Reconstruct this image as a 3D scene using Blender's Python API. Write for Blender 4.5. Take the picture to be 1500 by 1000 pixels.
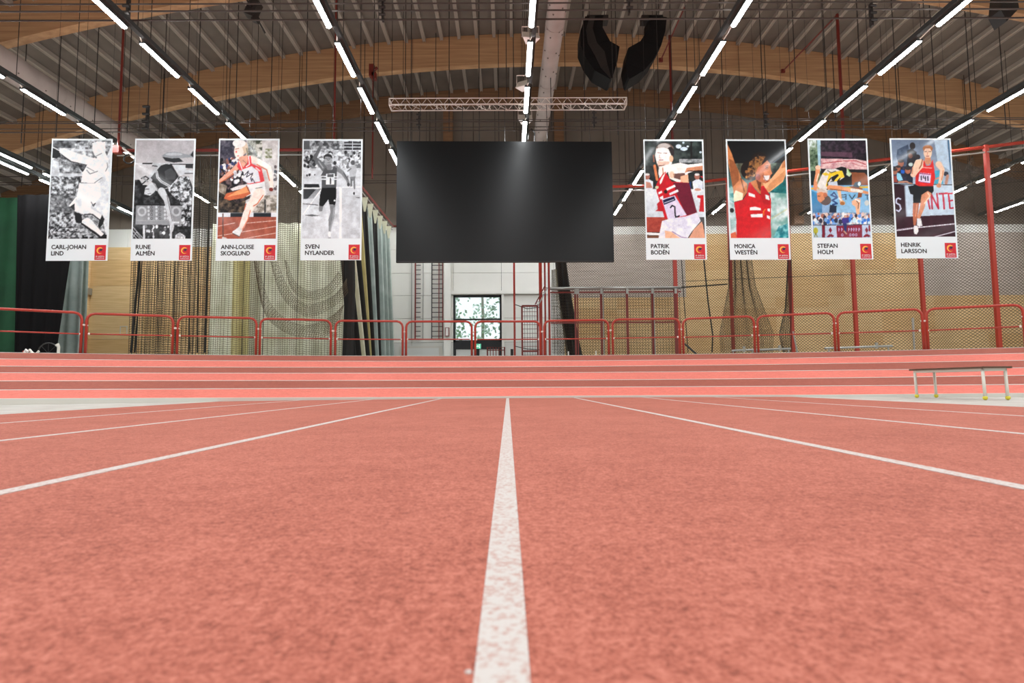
import bpy, math, random
import numpy as np
from mathutils import Matrix, Vector
random.seed(7)
RNG = np.random.RandomState(11)
scene = bpy.context.scene
for o in list(bpy.data.objects):
    bpy.data.objects.remove(o)
COL = scene.collection

# ------------------------------------------------------------ camera
F = 850.0
CAM = Vector((0.0068, 0.0, 0.255))
def _n(v):
    return Vector(v).normalized()
Yw = _n((-0.00706, -0.0739, -1.0))            # world +Y seen in camera axes
Hh = _n((1.0, 0.0077, 0.0))
Zw = Hh.cross(Yw).normalized()
if Zw.y < 0: Zw = -Zw
Xw = Yw.cross(Zw).normalized()
RWC = Matrix((Xw, Yw, Zw)).transposed()        # world -> camera
RCW = RWC.transposed()                         # camera -> world
cd = bpy.data.cameras.new('camera')
cam = bpy.data.objects.new('camera', cd)
COL.objects.link(cam)
cam.matrix_world = Matrix.Translation(CAM) @ RCW.to_4x4()
cd.sensor_width = 36.0
cd.lens = F / 1500 * 36
cd.clip_start = 0.02
cd.clip_end = 300
cd.dof.use_dof = True
cd.dof.focus_distance = 9.0
cd.dof.aperture_fstop = 5.0
scene.camera = cam

def ray(x, y):
    return RCW @ Vector((x - 750.0, -(y - 500.0), -F))
def at(x, y, Y):
    d = ray(x, y)
    return CAM + d * ((Y - CAM.y) / d.y)

# ------------------------------------------------------------ world and lights
w = bpy.data.worlds.new('world')
scene.world = w
w.use_nodes = True
w.node_tree.nodes['Background'].inputs['Color'].default_value = (0.86, 0.97, 1.0, 1)
w.node_tree.nodes['Background'].inputs['Strength'].default_value = 1.15

scene.view_settings.view_transform = 'Standard'
scene.view_settings.look = 'None'
scene.view_settings.gamma = 1.0
scene.view_settings.exposure = 0.0
scene.view_settings.use_curve_mapping = False

LAMP_L = 80.0                                  # radiance of the tubes
LAMP_Z = 0.255 + 7.6
CEILING_FILL = 0.095
ROW_X = {'left_outer': -17.06, 'left_far': -16.44, 'left_third': -12.33, 'left_second': -8.06, 'left_first': -3.74,
         'centre': 0.56, 'right_first': 4.88, 'right_second': 9.29, 'right_third': 13.63, 'right_fourth': 18.1, 'right_fifth': 22.12}
# the lamp rows go on overhead and behind the camera
for rn, rx in ROW_X.items():
    if rn == 'left_outer': continue
    ld = bpy.data.lights.new('lamp_row_light', 'AREA')
    ld.shape = 'RECTANGLE'
    ld.size = 0.12
    ld.size_y = 28.0
    ld.energy = math.pi * 0.12 * 28.0 * LAMP_L * 0.72
    ld.color = (0.97, 0.99, 1.0)
    lo = bpy.data.objects.new('lamp_row_light', ld)
    lo.location = (rx, -3.3, LAMP_Z - 0.08)
    COL.objects.link(lo)
    # added up-facing fill that brightens the ceiling and beams
    lu = bpy.data.lights.new('ceiling_fill_light', 'AREA')
    lu.shape = 'RECTANGLE'; lu.size = 0.10; lu.size_y = 43.0
    lu.energy = math.pi * 0.12 * 43.0 * LAMP_L * 0.72 * CEILING_FILL
    lu.color = (1.0, 0.97, 0.93)
    lo = bpy.data.objects.new('ceiling_fill_light', lu)
    lo.location = (rx, 4.0, LAMP_Z + 0.32); lo.rotation_euler = (math.pi, 0, 0)
    COL.objects.link(lo)

# ------------------------------------------------------------ materials
def s2l(c):
    return tuple(((v / 255.0) / 12.92 if v / 255.0 <= 0.04045 else ((v / 255.0 + 0.055) / 1.055) ** 2.4) for v in c)
def mat(name, rgb, rough=0.6, metal=0.0, emit=None, coat=0.0, spec=0.5, lin=False, coat_rough=0.1):
    m = bpy.data.materials.new(name)
    m.use_nodes = True
    b = m.node_tree.nodes['Principled BSDF']
    c = tuple(rgb) if lin else s2l(rgb)
    b.inputs['Base Color'].default_value = (*c, 1)
    b.inputs['Roughness'].default_value = rough
    b.inputs['Metallic'].default_value = metal
    b.inputs['Specular IOR Level'].default_value = spec
    b.inputs['Coat Weight'].default_value = coat
    b.inputs['Coat Roughness'].default_value = coat_rough
    if emit:
        b.inputs['Emission Color'].default_value = (*emit[0], 1)
        b.inputs['Emission Strength'].default_value = emit[1]
    return m
def noisy(m, c1, c2, scale=10.0, detail=4.0, stretch=(1, 1, 1), lo=0.35, hi=0.65, bump=0.0, bump_scale=None, lin=False, dist=0.0):
    nt = m.node_tree
    b = nt.nodes['Principled BSDF']
    tc = nt.nodes.new('ShaderNodeTexCoord')
    mp = nt.nodes.new('ShaderNodeMapping')
    mp.inputs['Scale'].default_value = stretch
    nz = nt.nodes.new('ShaderNodeTexNoise')
    nz.inputs['Scale'].default_value = scale
    nz.inputs['Detail'].default_value = detail
    nz.inputs['Distortion'].default_value = dist
    cr = nt.nodes.new('ShaderNodeValToRGB')
    cr.color_ramp.elements[0].position = lo
    cr.color_ramp.elements[1].position = hi
    a = c1 if lin else s2l(c1); z = c2 if lin else s2l(c2)
    cr.color_ramp.elements[0].color = (*a, 1)
    cr.color_ramp.elements[1].color = (*z, 1)
    nt.links.new(tc.outputs['Object'], mp.inputs['Vector'])
    nt.links.new(mp.outputs['Vector'], nz.inputs['Vector'])
    nt.links.new(nz.outputs['Fac'], cr.inputs['Fac'])
    nt.links.new(cr.outputs['Color'], b.inputs['Base Color'])
    if bump:
        bp = nt.nodes.new('ShaderNodeBump')
        bp.inputs['Strength'].default_value = bump
        bp.inputs['Distance'].default_value = 0.01
        nt.links.new(nz.outputs['Fac'], bp.inputs['Height'])
        nt.links.new(bp.outputs['Normal'], b.inputs['Normal'])
    return m, cr
def rubber(name, dark, mid, light, fine=230.0, coarse=70.0):
    """granulated running-track rubber: crumbs, blotches and slow wear"""
    m = mat(name, (0, 0, 0), 0.85, spec=0.25)
    nt = m.node_tree; b = nt.nodes['Principled BSDF']; L = nt.links.new
    tc = nt.nodes.new('ShaderNodeTexCoord')
    def nz(s, d, r=0.6):
        n = nt.nodes.new('ShaderNodeTexNoise'); n.inputs['Scale'].default_value = s
        n.inputs['Detail'].default_value = d; n.inputs['Roughness'].default_value = r
        L(tc.outputs['Object'], n.inputs['Vector']); return n
    n1 = nz(fine, 3); n2 = nz(coarse, 3); n3 = nz(1.3, 5); n4 = nz(9.0, 4)
    ad = nt.nodes.new('ShaderNodeMath'); ad.operation = 'MULTIPLY_ADD'
    L(n1.outputs['Fac'], ad.inputs[0]); ad.inputs[1].default_value = 0.5
    m2 = nt.nodes.new('ShaderNodeMath'); m2.operation = 'MULTIPLY_ADD'
    L(n2.outputs['Fac'], m2.inputs[0]); m2.inputs[1].default_value = 0.32
    m3 = nt.nodes.new('ShaderNodeMath'); m3.operation = 'MULTIPLY_ADD'
    L(n3.outputs['Fac'], m3.inputs[0]); m3.inputs[1].default_value = 0.14
    m4 = nt.nodes.new('ShaderNodeMath'); m4.operation = 'MULTIPLY'
    L(n4.outputs['Fac'], m4.inputs[0]); m4.inputs[1].default_value = 0.14
    L(m4.outputs[0], m3.inputs[2]); L(m3.outputs[0], m2.inputs[2]); L(m2.outputs[0], ad.inputs[2])
    cr = nt.nodes.new('ShaderNodeValToRGB')
    e = cr.color_ramp.elements
    e[0].position = 0.40; e[0].color = (*dark, 1)
    e[1].position = 0.66; e[1].color = (*light, 1)
    x = e.new(0.54); x.color = (*mid, 1)
    L(ad.outputs[0], cr.inputs['Fac']); L(cr.outputs['Color'], b.inputs['Base Color'])
    bp = nt.nodes.new('ShaderNodeBump'); bp.inputs['Strength'].default_value = 0.5; bp.inputs['Distance'].default_value = 0.002
    L(n1.outputs['Fac'], bp.inputs['Height']); L(bp.outputs['Normal'], b.inputs['Normal'])
    return m
M = {}
M['runway'] = rubber('runway_rubber', (0.19, 0.052, 0.034), (0.395, 0.115, 0.077), (0.54, 0.190, 0.136), 200, 62)
M['lane_light'] = rubber('light_lane_rubber', (0.58, 0.142, 0.104), (0.67, 0.170, 0.128), (0.77, 0.205, 0.156), 60, 12)
M['lane_dark'] = rubber('dark_lane_rubber', (0.27, 0.072, 0.048), (0.33, 0.088, 0.060), (0.39, 0.110, 0.076), 60, 12)
m, cr = noisy(mat('line_paint', (230, 225, 220), 0.7), (0.46, 0.29, 0.25), (0.56, 0.52, 0.49), 120, 5, lo=0.34, hi=0.54, bump=0.3, lin=True)
M['line'] = m
M['white_floor'] = noisy(mat('white_floor_coating', (200, 200, 190), 0.45), (176, 172, 163), (196, 193, 185), 3.0, 5)[0]
M['kerb'] = mat('kerb_white', (205, 203, 195), 0.5)
M['back_floor'] = mat('grey_floor', (130, 125, 118), 0.7)
M['wood'] = noisy(mat('pine_board', (190, 150, 100), 0.6), (214, 178, 124), (236, 205, 154), 3.0, 6, stretch=(0.35, 1, 9), lo=0.3, hi=0.7)[0]
M['wood_b'] = noisy(mat('pine_board_dark', (190, 150, 100), 0.6), (204, 164, 108), (228, 192, 138), 3.0, 6, stretch=(0.35, 1, 9), lo=0.3, hi=0.7)[0]
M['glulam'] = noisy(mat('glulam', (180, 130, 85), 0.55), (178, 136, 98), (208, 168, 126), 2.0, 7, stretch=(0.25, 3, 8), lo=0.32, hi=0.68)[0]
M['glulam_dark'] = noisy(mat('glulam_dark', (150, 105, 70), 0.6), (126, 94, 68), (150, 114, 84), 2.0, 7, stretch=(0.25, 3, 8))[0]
M['deck'] = noisy(mat('roof_deck_paint', (120, 110, 100), 0.6), (112, 104, 97), (126, 118, 110), 1.2, 5)[0]
M['rib'] = mat('roof_rib_paint', (176, 167, 157), 0.5)
M['wall_grey'] = noisy(mat('taupe_panel', (150, 138, 125), 0.6), (122, 112, 102), (132, 122, 111), 0.6, 3)[0]
M['wall_white'] = noisy(mat('white_panel', (210, 208, 200), 0.55), (230, 231, 224), (238, 238, 232), 0.5, 3)[0]
M['wall_dado'] = mat('dado_panel', (212, 213, 208), 0.5)
M['sheet_grey'] = noisy(mat('grey_washed_board', (190, 175, 160), 0.6), (180, 167, 155), (202, 190, 178), 3, 5, stretch=(0.3, 1, 10))[0]
M['seam'] = mat('dark_backing', (60, 56, 52), 0.8)
M['red_paint'] = mat('red_paint', (168, 56, 40), 0.38)
M['red_dark'] = mat('oxide_red_paint', (118, 42, 34), 0.45)
M['galv'] = mat('galvanised_steel', (165, 165, 160), 0.35, 0.7)
M['alu'] = mat('brushed_aluminium', (225, 212, 204), 0.4, 0.25)
M['white_metal'] = mat('white_painted_metal', (225, 222, 212), 0.4)
M['yellow'] = mat('yellow_rubber', (218, 206, 60), 0.6)
M['brown'] = mat('brown_slat', (88, 66, 50), 0.6)
M['black'] = mat('black_plastic', (20, 21, 23), 0.6, spec=0.2)
M['black_metal'] = mat('black_metal', (44, 42, 41), 0.45)
M['cable'] = mat('dark_steel_cable', (72, 64, 60), 0.5)
M['duct'] = noisy(mat('duct_paint', (172, 160, 154), 0.5), (164, 152, 146), (178, 166, 160), 1.5, 3)[0]
M['duct_dot'] = mat('duct_nozzle', (96, 88, 84), 0.6)
M['screen'] = mat('black_screen', (20, 22, 23), 0.28, spec=0.22)
M['screen_frame'] = mat('screen_frame', (34, 34, 35), 0.6)
M['print_white'] = mat('poster_white', (230, 243, 247), 0.5, spec=.3, coat=0.15, coat_rough=0.12)
M['ink'] = mat('poster_ink', (30, 32, 36), 0.5)
M['logo_red'] = mat('logo_red', (205, 22, 40), 0.5)
M['logo_yellow'] = mat('logo_yellow', (245, 190, 70), 0.5)
M['logo_navy'] = mat('logo_navy', (50, 30, 60), 0.5)
M['net'] = mat('net_cord', (60, 50, 38), 0.8)
M['net_light'] = mat('net_cord_olive', (112, 102, 78), 0.8)
M['net_mid'] = mat('net_cord_mid', (92, 82, 62), 0.8)
M['net_black'] = mat('net_cord_black', (32, 31, 28), 0.8)
M['green_cloth'] = noisy(mat('green_curtain_cloth', (28, 75, 48), 0.8), (22, 66, 42), (28, 80, 50), 1.2, 3)[0]
M['black_cloth'] = mat('black_curtain_cloth', (22, 21, 22), 0.9, spec=0.1)
M['grey_cloth'] = noisy(mat('grey_curtain_cloth', (150, 165, 160), 0.8), (150, 164, 158), (172, 184, 178), 2, 3)[0]
M['cream_cloth'] = noisy(mat('cream_curtain_cloth', (220, 222, 205), 0.85), (196, 196, 168), (220, 220, 198), 1.2, 3)[0]
M['ochre_cloth'] = noisy(mat('ochre_curtain_cloth', (180, 170, 110), 0.85), (178, 166, 108), (196, 186, 132), 1.2, 3)[0]
M['door_white'] = mat('white_door', (215, 218, 215), 0.45)
M['door_black'] = mat('black_door_frame', (24, 28, 32), 0.4)
M['exit'] = mat('exit_sign_green', (60, 150, 115), 0.5, emit=((0.12, 0.5, 0.33), 0.9))
M['exit_white'] = mat('exit_sign_white', (230, 240, 235), 0.5, emit=((0.8, 0.95, 0.9), 0.8))
M['leaf'] = noisy(mat('leaf_green', (150, 200, 160), 0.7), (190, 228, 200), (242, 250, 242), 6, 4)[0]
M['bark'] = mat('pale_bark', (200, 195, 185), 0.8)
M['grass_out'] = mat('outdoor_grass', (120, 150, 90), 0.9)
M['lamp_glow'] = mat('lamp_diffuser', (255, 255, 255), 0.5, emit=((0.95, 0.985, 1.0), LAMP_L))
M['lamp_body'] = mat('lamp_housing', (66, 70, 69), 0.8, spec=0.2)
M['flood'] = mat('floodlight_white', (246, 240, 238), 0.4)
m = mat('window_glass', (255, 255, 255), 0.02)
m.node_tree.nodes['Principled BSDF'].inputs['Transmission Weight'].default_value = 1.0
m.node_tree.nodes['Principled BSDF'].inputs['IOR'].default_value = 1.05
M['glass'] = m
m = mat('poster_print', (255, 255, 255), 0.5, spec=.18, coat=0.22, coat_rough=0.10)
_a = m.node_tree.nodes.new('ShaderNodeAttribute'); _a.attribute_name = 'Col'
m.node_tree.links.new(_a.outputs['Color'], m.node_tree.nodes['Principled BSDF'].inputs['Base Color'])
M['print'] = m

# ------------------------------------------------------------ mesh helpers
class MB:
    def __init__(s): s.v = []; s.f = []
    def poly(s, pts):
        n = len(s.v); s.v += [tuple(p) for p in pts]; s.f.append(tuple(range(n, n + len(pts)))); return s
    def box(s, c, sz, R=None):
        n = len(s.v); c = Vector(c)
        for dx in (-.5, .5):
            for dy in (-.5, .5):
                for dz in (-.5, .5):
                    p = Vector((dx * sz[0], dy * sz[1], dz * sz[2]))
                    if R is not None: p = R @ p
                    s.v.append(tuple(c + p))
        for f in ((0, 1, 3, 2), (4, 6, 7, 5), (0, 4, 5, 1), (2, 3, 7, 6), (0, 2, 6, 4), (1, 5, 7, 3)):
            s.f.append(tuple(n + i for i in f))
        return s
    def bb(s, x0, x1, y0, y1, z0, z1):
        return s.box(((x0 + x1) / 2, (y0 + y1) / 2, (z0 + z1) / 2), (abs(x1 - x0), abs(y1 - y0), abs(z1 - z0)))
    def tube(s, pts, r, n=8, cap=True):
        pts = [Vector(p) for p in pts]
        rs = r if isinstance(r, (list, tuple)) else [r] * len(pts)
        base = len(s.v); up = None
        for i, p in enumerate(pts):
            t = (pts[min(i + 1, len(pts) - 1)] - pts[max(i - 1, 0)]).normalized()
            if up is None:
                up = Vector((0, 0, 1)) if abs(t.z) < 0.9 else Vector((1, 0, 0))
            a = t.cross(up)
            if a.length < 1e-6: a = t.cross(Vector((0, 1, 0)))
            a.normalize(); b = a.cross(t).normalized(); up = b
            for k in range(n):
                an = 2 * math.pi * k / n
                s.v.append(tuple(p + (a * math.cos(an) + b * math.sin(an)) * rs[i]))
        for i in range(len(pts) - 1):
            for k in range(n):
                q = base + i * n
                s.f.append((q + k, q + (k + 1) % n, q + n + (k + 1) % n, q + n + k))
        if cap:
            s.f.append(tuple(base + k for k in range(n))[::-1])
            s.f.append(tuple(base + (len(pts) - 1) * n + k for k in range(n)))
        return s
    def prism(s, poly, d):
        """closed outline (3-D points) pushed along vector d"""
        n = len(s.v); k = len(poly); d = Vector(d)
        s.v += [tuple(Vector(p)) for p in poly] + [tuple(Vector(p) + d) for p in poly]
        s.f.append(tuple(range(n, n + k))); s.f.append(tuple(range(n + 2 * k - 1, n + k - 1, -1)))
        for i in range(k):
            j = (i + 1) % k
            s.f.append((n + i, n + j, n + k + j, n + k + i))
        return s
    def sphere(s, c, r, seg=8, rings=6, sq=(1, 1, 1)):
        c = Vector(c); base = len(s.v)
        s.v.append((c.x, c.y, c.z + r * sq[2]))
        for i in range(1, rings):
            th = math.pi * i / rings
            for k in range(seg):
                ph = 2 * math.pi * k / seg
                s.v.append((c.x + r * sq[0] * math.sin(th) * math.cos(ph), c.y + r * sq[1] * math.sin(th) * math.sin(ph), c.z + r * sq[2] * math.cos(th)))
        s.v.append((c.x, c.y, c.z - r * sq[2])); last = len(s.v) - 1
        for k in range(seg):
            s.f.append((base, base + 1 + k, base + 1 + (k + 1) % seg))
            q = base + 1 + (rings - 2) * seg
            s.f.append((last, q + (k + 1) % seg, q + k))
        for i in range(rings - 2):
            for k in range(seg):
                q = base + 1 + i * seg
                s.f.append((q + k, q + seg + k, q + seg + (k + 1) % seg, q + (k + 1) % seg))
        return s
    def strip(s, A, B):
        n = len(s.v); k = len(A)
        s.v += [tuple(p) for p in A] + [tuple(p) for p in B]
        for i in range(k - 1):
            s.f.append((n + i, n + i + 1, n + k + i + 1, n + k + i))
        return s
    def build(s, name, m, parent=None, origin=None, smooth=False):
        if origin is None:
            if parent is not None: origin = WLOC[parent.name]
            else:
                xs = [p[0] for p in s.v]; ys = [p[1] for p in s.v]; zs = [p[2] for p in s.v]
                origin = Vector(((min(xs) + max(xs)) / 2, (min(ys) + max(ys)) / 2, min(zs)))
        origin = Vector(origin)
        me = bpy.data.meshes.new(name)
        me.from_pydata([(p[0] - origin.x, p[1] - origin.y, p[2] - origin.z) for p in s.v], [], s.f)
        me.materials.append(m)
        if smooth:
            me.polygons.foreach_set('use_smooth', [True] * len(me.polygons))
        me.update()
        o = bpy.data.objects.new(name, me)
        COL.objects.link(o)
        WLOC[o.name] = origin
        if parent is not None:
            o.parent = parent
            o.location = origin - WLOC[parent.name]
        else:
            o.location = origin
        return o
WLOC = {}
def tag(o, label=None, cat=None, group=None, kind=None):
    if label: o['label'] = label
    if cat: o['category'] = cat
    if group: o['group'] = group
    if kind: o['kind'] = kind
    return o
def thing(name, loc, label, cat, group=None, kind=None):
    o = bpy.data.objects.new(name, None)
    COL.objects.link(o)
    o.location = loc
    o.empty_display_size = 0.1
    WLOC[o.name] = Vector(loc)
    return tag(o, label, cat, group, kind)
def shared(name, me, parent, loc, rot=None):
    o = bpy.data.objects.new(name, me)
    COL.objects.link(o)
    o.parent = parent
    o.location = Vector(loc) - WLOC[parent.name]
    if rot is not None: o.rotation_euler = rot
    WLOC[o.name] = Vector(loc)
    return o
def box_mesh(name, sz, m):
    b = MB().box((0, 0, 0), sz)
    me = bpy.data.meshes.new(name); me.from_pydata(b.v, [], b.f); me.materials.append(m); return me

# ------------------------------------------------------------ arched roof geometry
WALL_Y = 26.5
X0R = 2.0
RR = 66.0
def arch_z(X, base):           # height above the floor of an arch whose value at the crown is base
    return base - (X - X0R) ** 2 / (2 * RR) - (X - X0R) ** 4 / (8 * RR ** 3)
SOFFIT = 12.90         # underside of the glulam beams at the crown
DECK = SOFFIT + 1.22           # underside of the roof deck at the crown
XL, XR = -25.0, 25.5
YB = -18.0

# ------------------------------------------------------------ floor
b = MB().bb(XL, XR, YB, WALL_Y + 0.4, -0.2, 0.0)
floor = tag(b.build('floor', M['white_floor'], origin=(0, 0, 0)), kind='structure')
RC = Vector((0, -6.2))
def arc_y(X, R): return math.sqrt(R * R - X * X) + RC.y
A = []; B = []
N = 40
for i in range(N + 1):
    X = -4.905 + 9.81 * i / N
    A.append((X, YB + 0.5, 0.0)); B.append((X, arc_y(X, 17.0) - 0.01, 0.0))
b = MB().poly([(p[0], p[1], 0.003) for p in A[:1] + A[-1:]] + [(p[0], p[1], 0.003) for p in B[::-1]])
b.build('runway_surface', M['runway'], floor)
for X in (-4.88, -3.66, -2.44, -1.22, 0.0, 1.22, 2.44, 3.66, 4.88):
    hw = 0.0243 if X == 0 else 0.025
    if abs(X) > 4.8: continue
    MB().bb(X - hw, X + hw, YB + 0.6, arc_y(X, 17.0) - 0.05, 0.0031, 0.0046).build('lane_line', M['line'], floor)
p = at(686, 983, 1.0); d = ray(686, 983); p = CAM + d * ((0.004 - CAM.z) / d.z)
MB().sphere((p.x, p.y, 0.0035), 0.0035, 8, 5, (1, 1, 0.5)).build('paint_spot', M['line'], floor)
MB().bb(XL, XR, 19.3, WALL_Y, 0.001, 0.004).build('back_floor_surface', M['back_floor'], floor)

# ------------------------------------------------------------ banked track
KY = {0: [(0, 586), (375, 584), (744, 583), (1125, 580.5), (1500, 578)],
      1: [(0, 571.5), (280, 569.3), (690, 568), (1050, 566), (1280, 564.8), (1500, 563.2)],
      2: [(0, 558), (280, 557.6), (690, 557), (1050, 555.6), (1280, 552.6), (1500, 550)],
      3: [(0, 546), (280, 546.5), (690, 546.3), (1050, 544.4), (1280, 541.4), (1500, 539)],
      4: [(0, 536.4), (280, 537.6), (690, 538), (1050, 534.8), (1280, 531.4), (1500, 528)],
      5: [(0, 525.4), (280, 528.4), (690, 529.2), (1050, 526.6), (1280, 522.2), (1500, 517.4)],
      6: [(0, 515.6), (280, 519.4), (690, 521.4), (1050, 517.8), (1280, 514), (1500, 508)]}
def hit_circle(x, y, R):
    d = ray(x, y)
    # |CAM + t d - RC| = R in plan
    ox, oy = CAM.x - RC.x, CAM.y - RC.y
    a = d.x * d.x + d.y * d.y; bq = 2 * (ox * d.x + oy * d.y); c = ox * ox + oy * oy - R * R
    t = (-bq + math.sqrt(bq * bq - 4 * a * c)) / (2 * a)
    return CAM + d * t
RK = [17.0 + k for k in range(7)]
ZF = []
for k in range(7):
    ph = []; zz = []
    for x in np.linspace(0, 1500, 25):
        y = np.interp(x, [q[0] for q in KY[k]], [q[1] for q in KY[k]])
        P = hit_circle(float(x), float(y), RK[k])
        ph.append(math.atan2(P.x - RC.x, P.y - RC.y)); zz.append(P.z)
    cf = np.polyfit(ph, zz, 3)
    ZF.append((cf, min(ph), max(ph)))
def ring(k, phi):
    cf, a, c = ZF[k]
    z = float(np.polyval(cf, min(max(phi, a), c)))
    return max(z, 0.012)
PHI = [math.radians(-58 + 116 * i / 96) for i in range(97)]
def rp(R, phi, z): return (RC.x + R * math.sin(phi), RC.y + R * math.cos(phi), z)
def ringz(Rf, phi):
    k = min(int(Rf - 17.0), 5); f = Rf - 17.0 - k
    return ring(k, phi) * (1 - f) + ring(k + 1, phi) * f
bank = thing('banked_track', (0, 10.8, 0), 'raised banked running track bend with coral and brick red striped lanes behind the runway', 'track')
for k in range(6):
    b = MB()
    A = [rp(RK[k], p, ring(k, p)) for p in PHI]; B = [rp(RK[k + 1], p, ring(k + 1, p)) for p in PHI]
    b.strip(A, B)
    A2 = [(q[0], q[1], 0.002) for q in A]; B2 = [(q[0], q[1], 0.002) for q in B]
    b.build('lane', M['lane_light'] if k % 2 == 0 else M['lane_dark'], bank)
for k in range(1, 7):
    off = 0.0 if k < 6 else -0.06
    R1, R2 = RK[k] - 0.03 + off, RK[k] + 0.03 + off
    R2 = min(R2, 22.99)
    b = MB().strip([rp(R1, p, ringz(R1, p) + 0.004) for p in PHI], [rp(R2, p, ringz(R2, p) + 0.004) for p in PHI])
    b.build('lane_line', M['kerb'], bank)
# inner kerb: face down to the floor and a narrow top
b = MB()
b.strip([rp(16.90, p, 0.0) for p in PHI], [rp(16.90, p, ring(0, p) + 0.024) for p in PHI])
b.strip([rp(16.90, p, ring(0, p) + 0.024) for p in PHI], [rp(17.03, p, ring(0, p) + 0.026) for p in PHI])
b.build('kerb', M['kerb'], bank)
# outer walkway, lip and fascia
b = MB()
b.strip([rp(23.0, p, ring(6, p)) for p in PHI], [rp(23.35, p, ring(6, p)) for p in PHI])
b.strip([rp(23.35, p, ring(6, p)) for p in PHI], [rp(23.35, p, 0.0) for p in PHI])
b.build('outer_deck', M['kerb'], bank)

# ------------------------------------------------------------ railings on top of the bank
RAILS = [(-22, 120.5, 451, 458, 484, 489), (127.5, 254, 459, 463, 489, 491.5), (261, 376, 463.5, 466, 491.5, 494),
         (381.5, 485, 466.5, 469, 494.5, 496), (491.5, 590, 469.5, 470.5, 496.5, 497), (595, 691, 470.7, 470.7, 496.8, 496.8),
         (696, 791, 470.7, 470.5, 497, 496.8), (797, 891, 469.8, 468.5, 496.6, 495.6), (897, 995, 468, 466.5, 495.4, 493.5),
         (1000, 1104, 467, 463, 494, 491), (1109, 1221, 463, 458, 491, 488), (1226, 1350, 458, 452.5, 488, 484),
         (1356.5, 1498, 452.5, 446, 484, 478), (1505, 1665, 445, 438, 477, 470)]
RL = ['red tubular railing panel in front of the green and black curtains at far left',
      'red tubular railing panel in front of the pine boarding left of the nets',
      'red tubular railing panel in front of the brown netting, third from left',
      'red tubular railing panel before the ochre folds of the draped net',
      'red tubular railing panel before the dark gathered net left of the white wall',
      'red tubular railing panel in front of the wall ladders, left of the window',
      'red tubular railing panel over the window doors and red mesh gate',
      'red tubular railing panel just right of the red mesh gate, under the screen corner',
      'red tubular railing panel before the right half of the netted frame',
      'red tubular railing panel right of the netted frame, by the dark doubled net',
      'red tubular railing panel below the gap between cheering woman and high jumper posters',
      'red tubular railing panel below the high jumper poster, by the floor bar',
      'red tubular railing panel behind the low white bench at right edge',
      'red tubular railing panel running out of the frame at right']
RPOST = 23.16
for i, (xl, xr, tl, tr, ml, mr) in enumerate(RAILS):
    pts = []
    def top(x, y):
        return hit_circle(x, y, RPOST)
    TL = top(xl, tl); TR = top(xr, tr); ML = top(xl, ml); MR = top(xr, mr)
    phl = math.atan2(TL.x, TL.y - RC.y); phr = math.atan2(TR.x, TR.y - RC.y)
    zl, zr = ring(6, phl), ring(6, phr)
    t = thing('railing_panel', (TL.x, TL.y, zl), RL[i], 'railing', 'red railing panels along the top of the banked track')
    dirv = (TR - TL).normalized(); rr = 0.17
    P = [Vector((TL.x, TL.y, zl)), TL - Vector((0, 0, rr))]
    for a in (30, 60):
        P.append(TL + dirv * rr * (1 - math.cos(math.radians(a))) - Vector((0, 0, rr * (1 - math.sin(math.radians(a))))))
    P.append(TL + dirv * rr); P.append(TR - dirv * rr)
    for a in (60, 30):
        P.append(TR - dirv * rr * (1 - math.cos(math.radians(a))) - Vector((0, 0, rr * (1 - math.sin(math.radians(a))))))
    P += [TR - Vector((0, 0, rr)), Vector((TR.x, TR.y, zr))]
    MB().tube(P, 0.033, 8).build('frame', M['red_paint'], t, smooth=True)
    MB().tube([ML, MR], 0.02, 6).build('middle_rail', M['red_paint'], t, smooth=True)
    for q in (Vector((TL.x, TL.y, zl)), Vector((TR.x, TR.y, zr))):
        MB().bb(q.x - .06, q.x + .06, q.y - .06, q.y + .06, q.z, q.z + .012).build('foot_plate', M['red_dark'], t)
    for q, sg in ((ML, 1), (MR, -1)):
        MB().sphere(q + dirv * 0.04 * sg, 0.032, 6, 4).build('joint_cap', M['white_metal'], t)
    if i < len(RAILS) - 1:
        nx = RAILS[i + 1]
        a = hit_circle(xr, tr + 15.5 + (2 if i < 2 or i > 10 else 0), RPOST); c = hit_circle(nx[0], nx[2] + 15.5 + (2 if i < 2 or i > 10 else 0), RPOST)
        a = a + (a - c) * 0.25; c = c + (c - a) * 0.2
        MB().tube([a, c], 0.026, 6).build('clip', M['white_metal'], t)

# ------------------------------------------------------------ bench
def bench():
    xn, xf = 6.27, 6.27
    yn, yf, h, wd = 7.62, 8.9, 0.43, 0.30
    t = thing('bench', (6.42, 8.26, 0), 'low white metal bench frame with yellow feet on the white floor at right', 'bench')
    zt = h
    for X in (6.27, 6.57):
        MB().bb(X - .016, X + .016, yn, yf, zt - .045, zt - .012).build('side_rail', M['white_metal'], t)
    for Y in (yn, yf):
        MB().bb(6.27, 6.57, Y - .016, Y + .016, zt - .045, zt - .012).build('cross_rail', M['white_metal'], t)
    for X in (6.27, 6.57):
        for Y in (yn, yf):
            l = MB().tube([(X + (0.012 if X < 6.4 else 0.012), Y, 0.03), (X, Y, zt - .02)], 0.019, 8).build('leg', M['white_metal'], t, smooth=True)
            f = MB().sphere((X + 0.012, Y, 0.030), 0.030, 8, 6).build('foot', M['yellow'], l, smooth=True)
    MB().bb(6.225, 6.615, yn - 0.06, yf + 0.06, zt - .012, zt + .012).build('seat', M['brown'], t)
    for Y in (yn + 0.12, yn + 0.35):
        MB().bb(6.38, 6.46, Y - .05, Y + .02, zt - .035, zt - .013).build('bracket', M['white_metal'], t)
bench()

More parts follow.
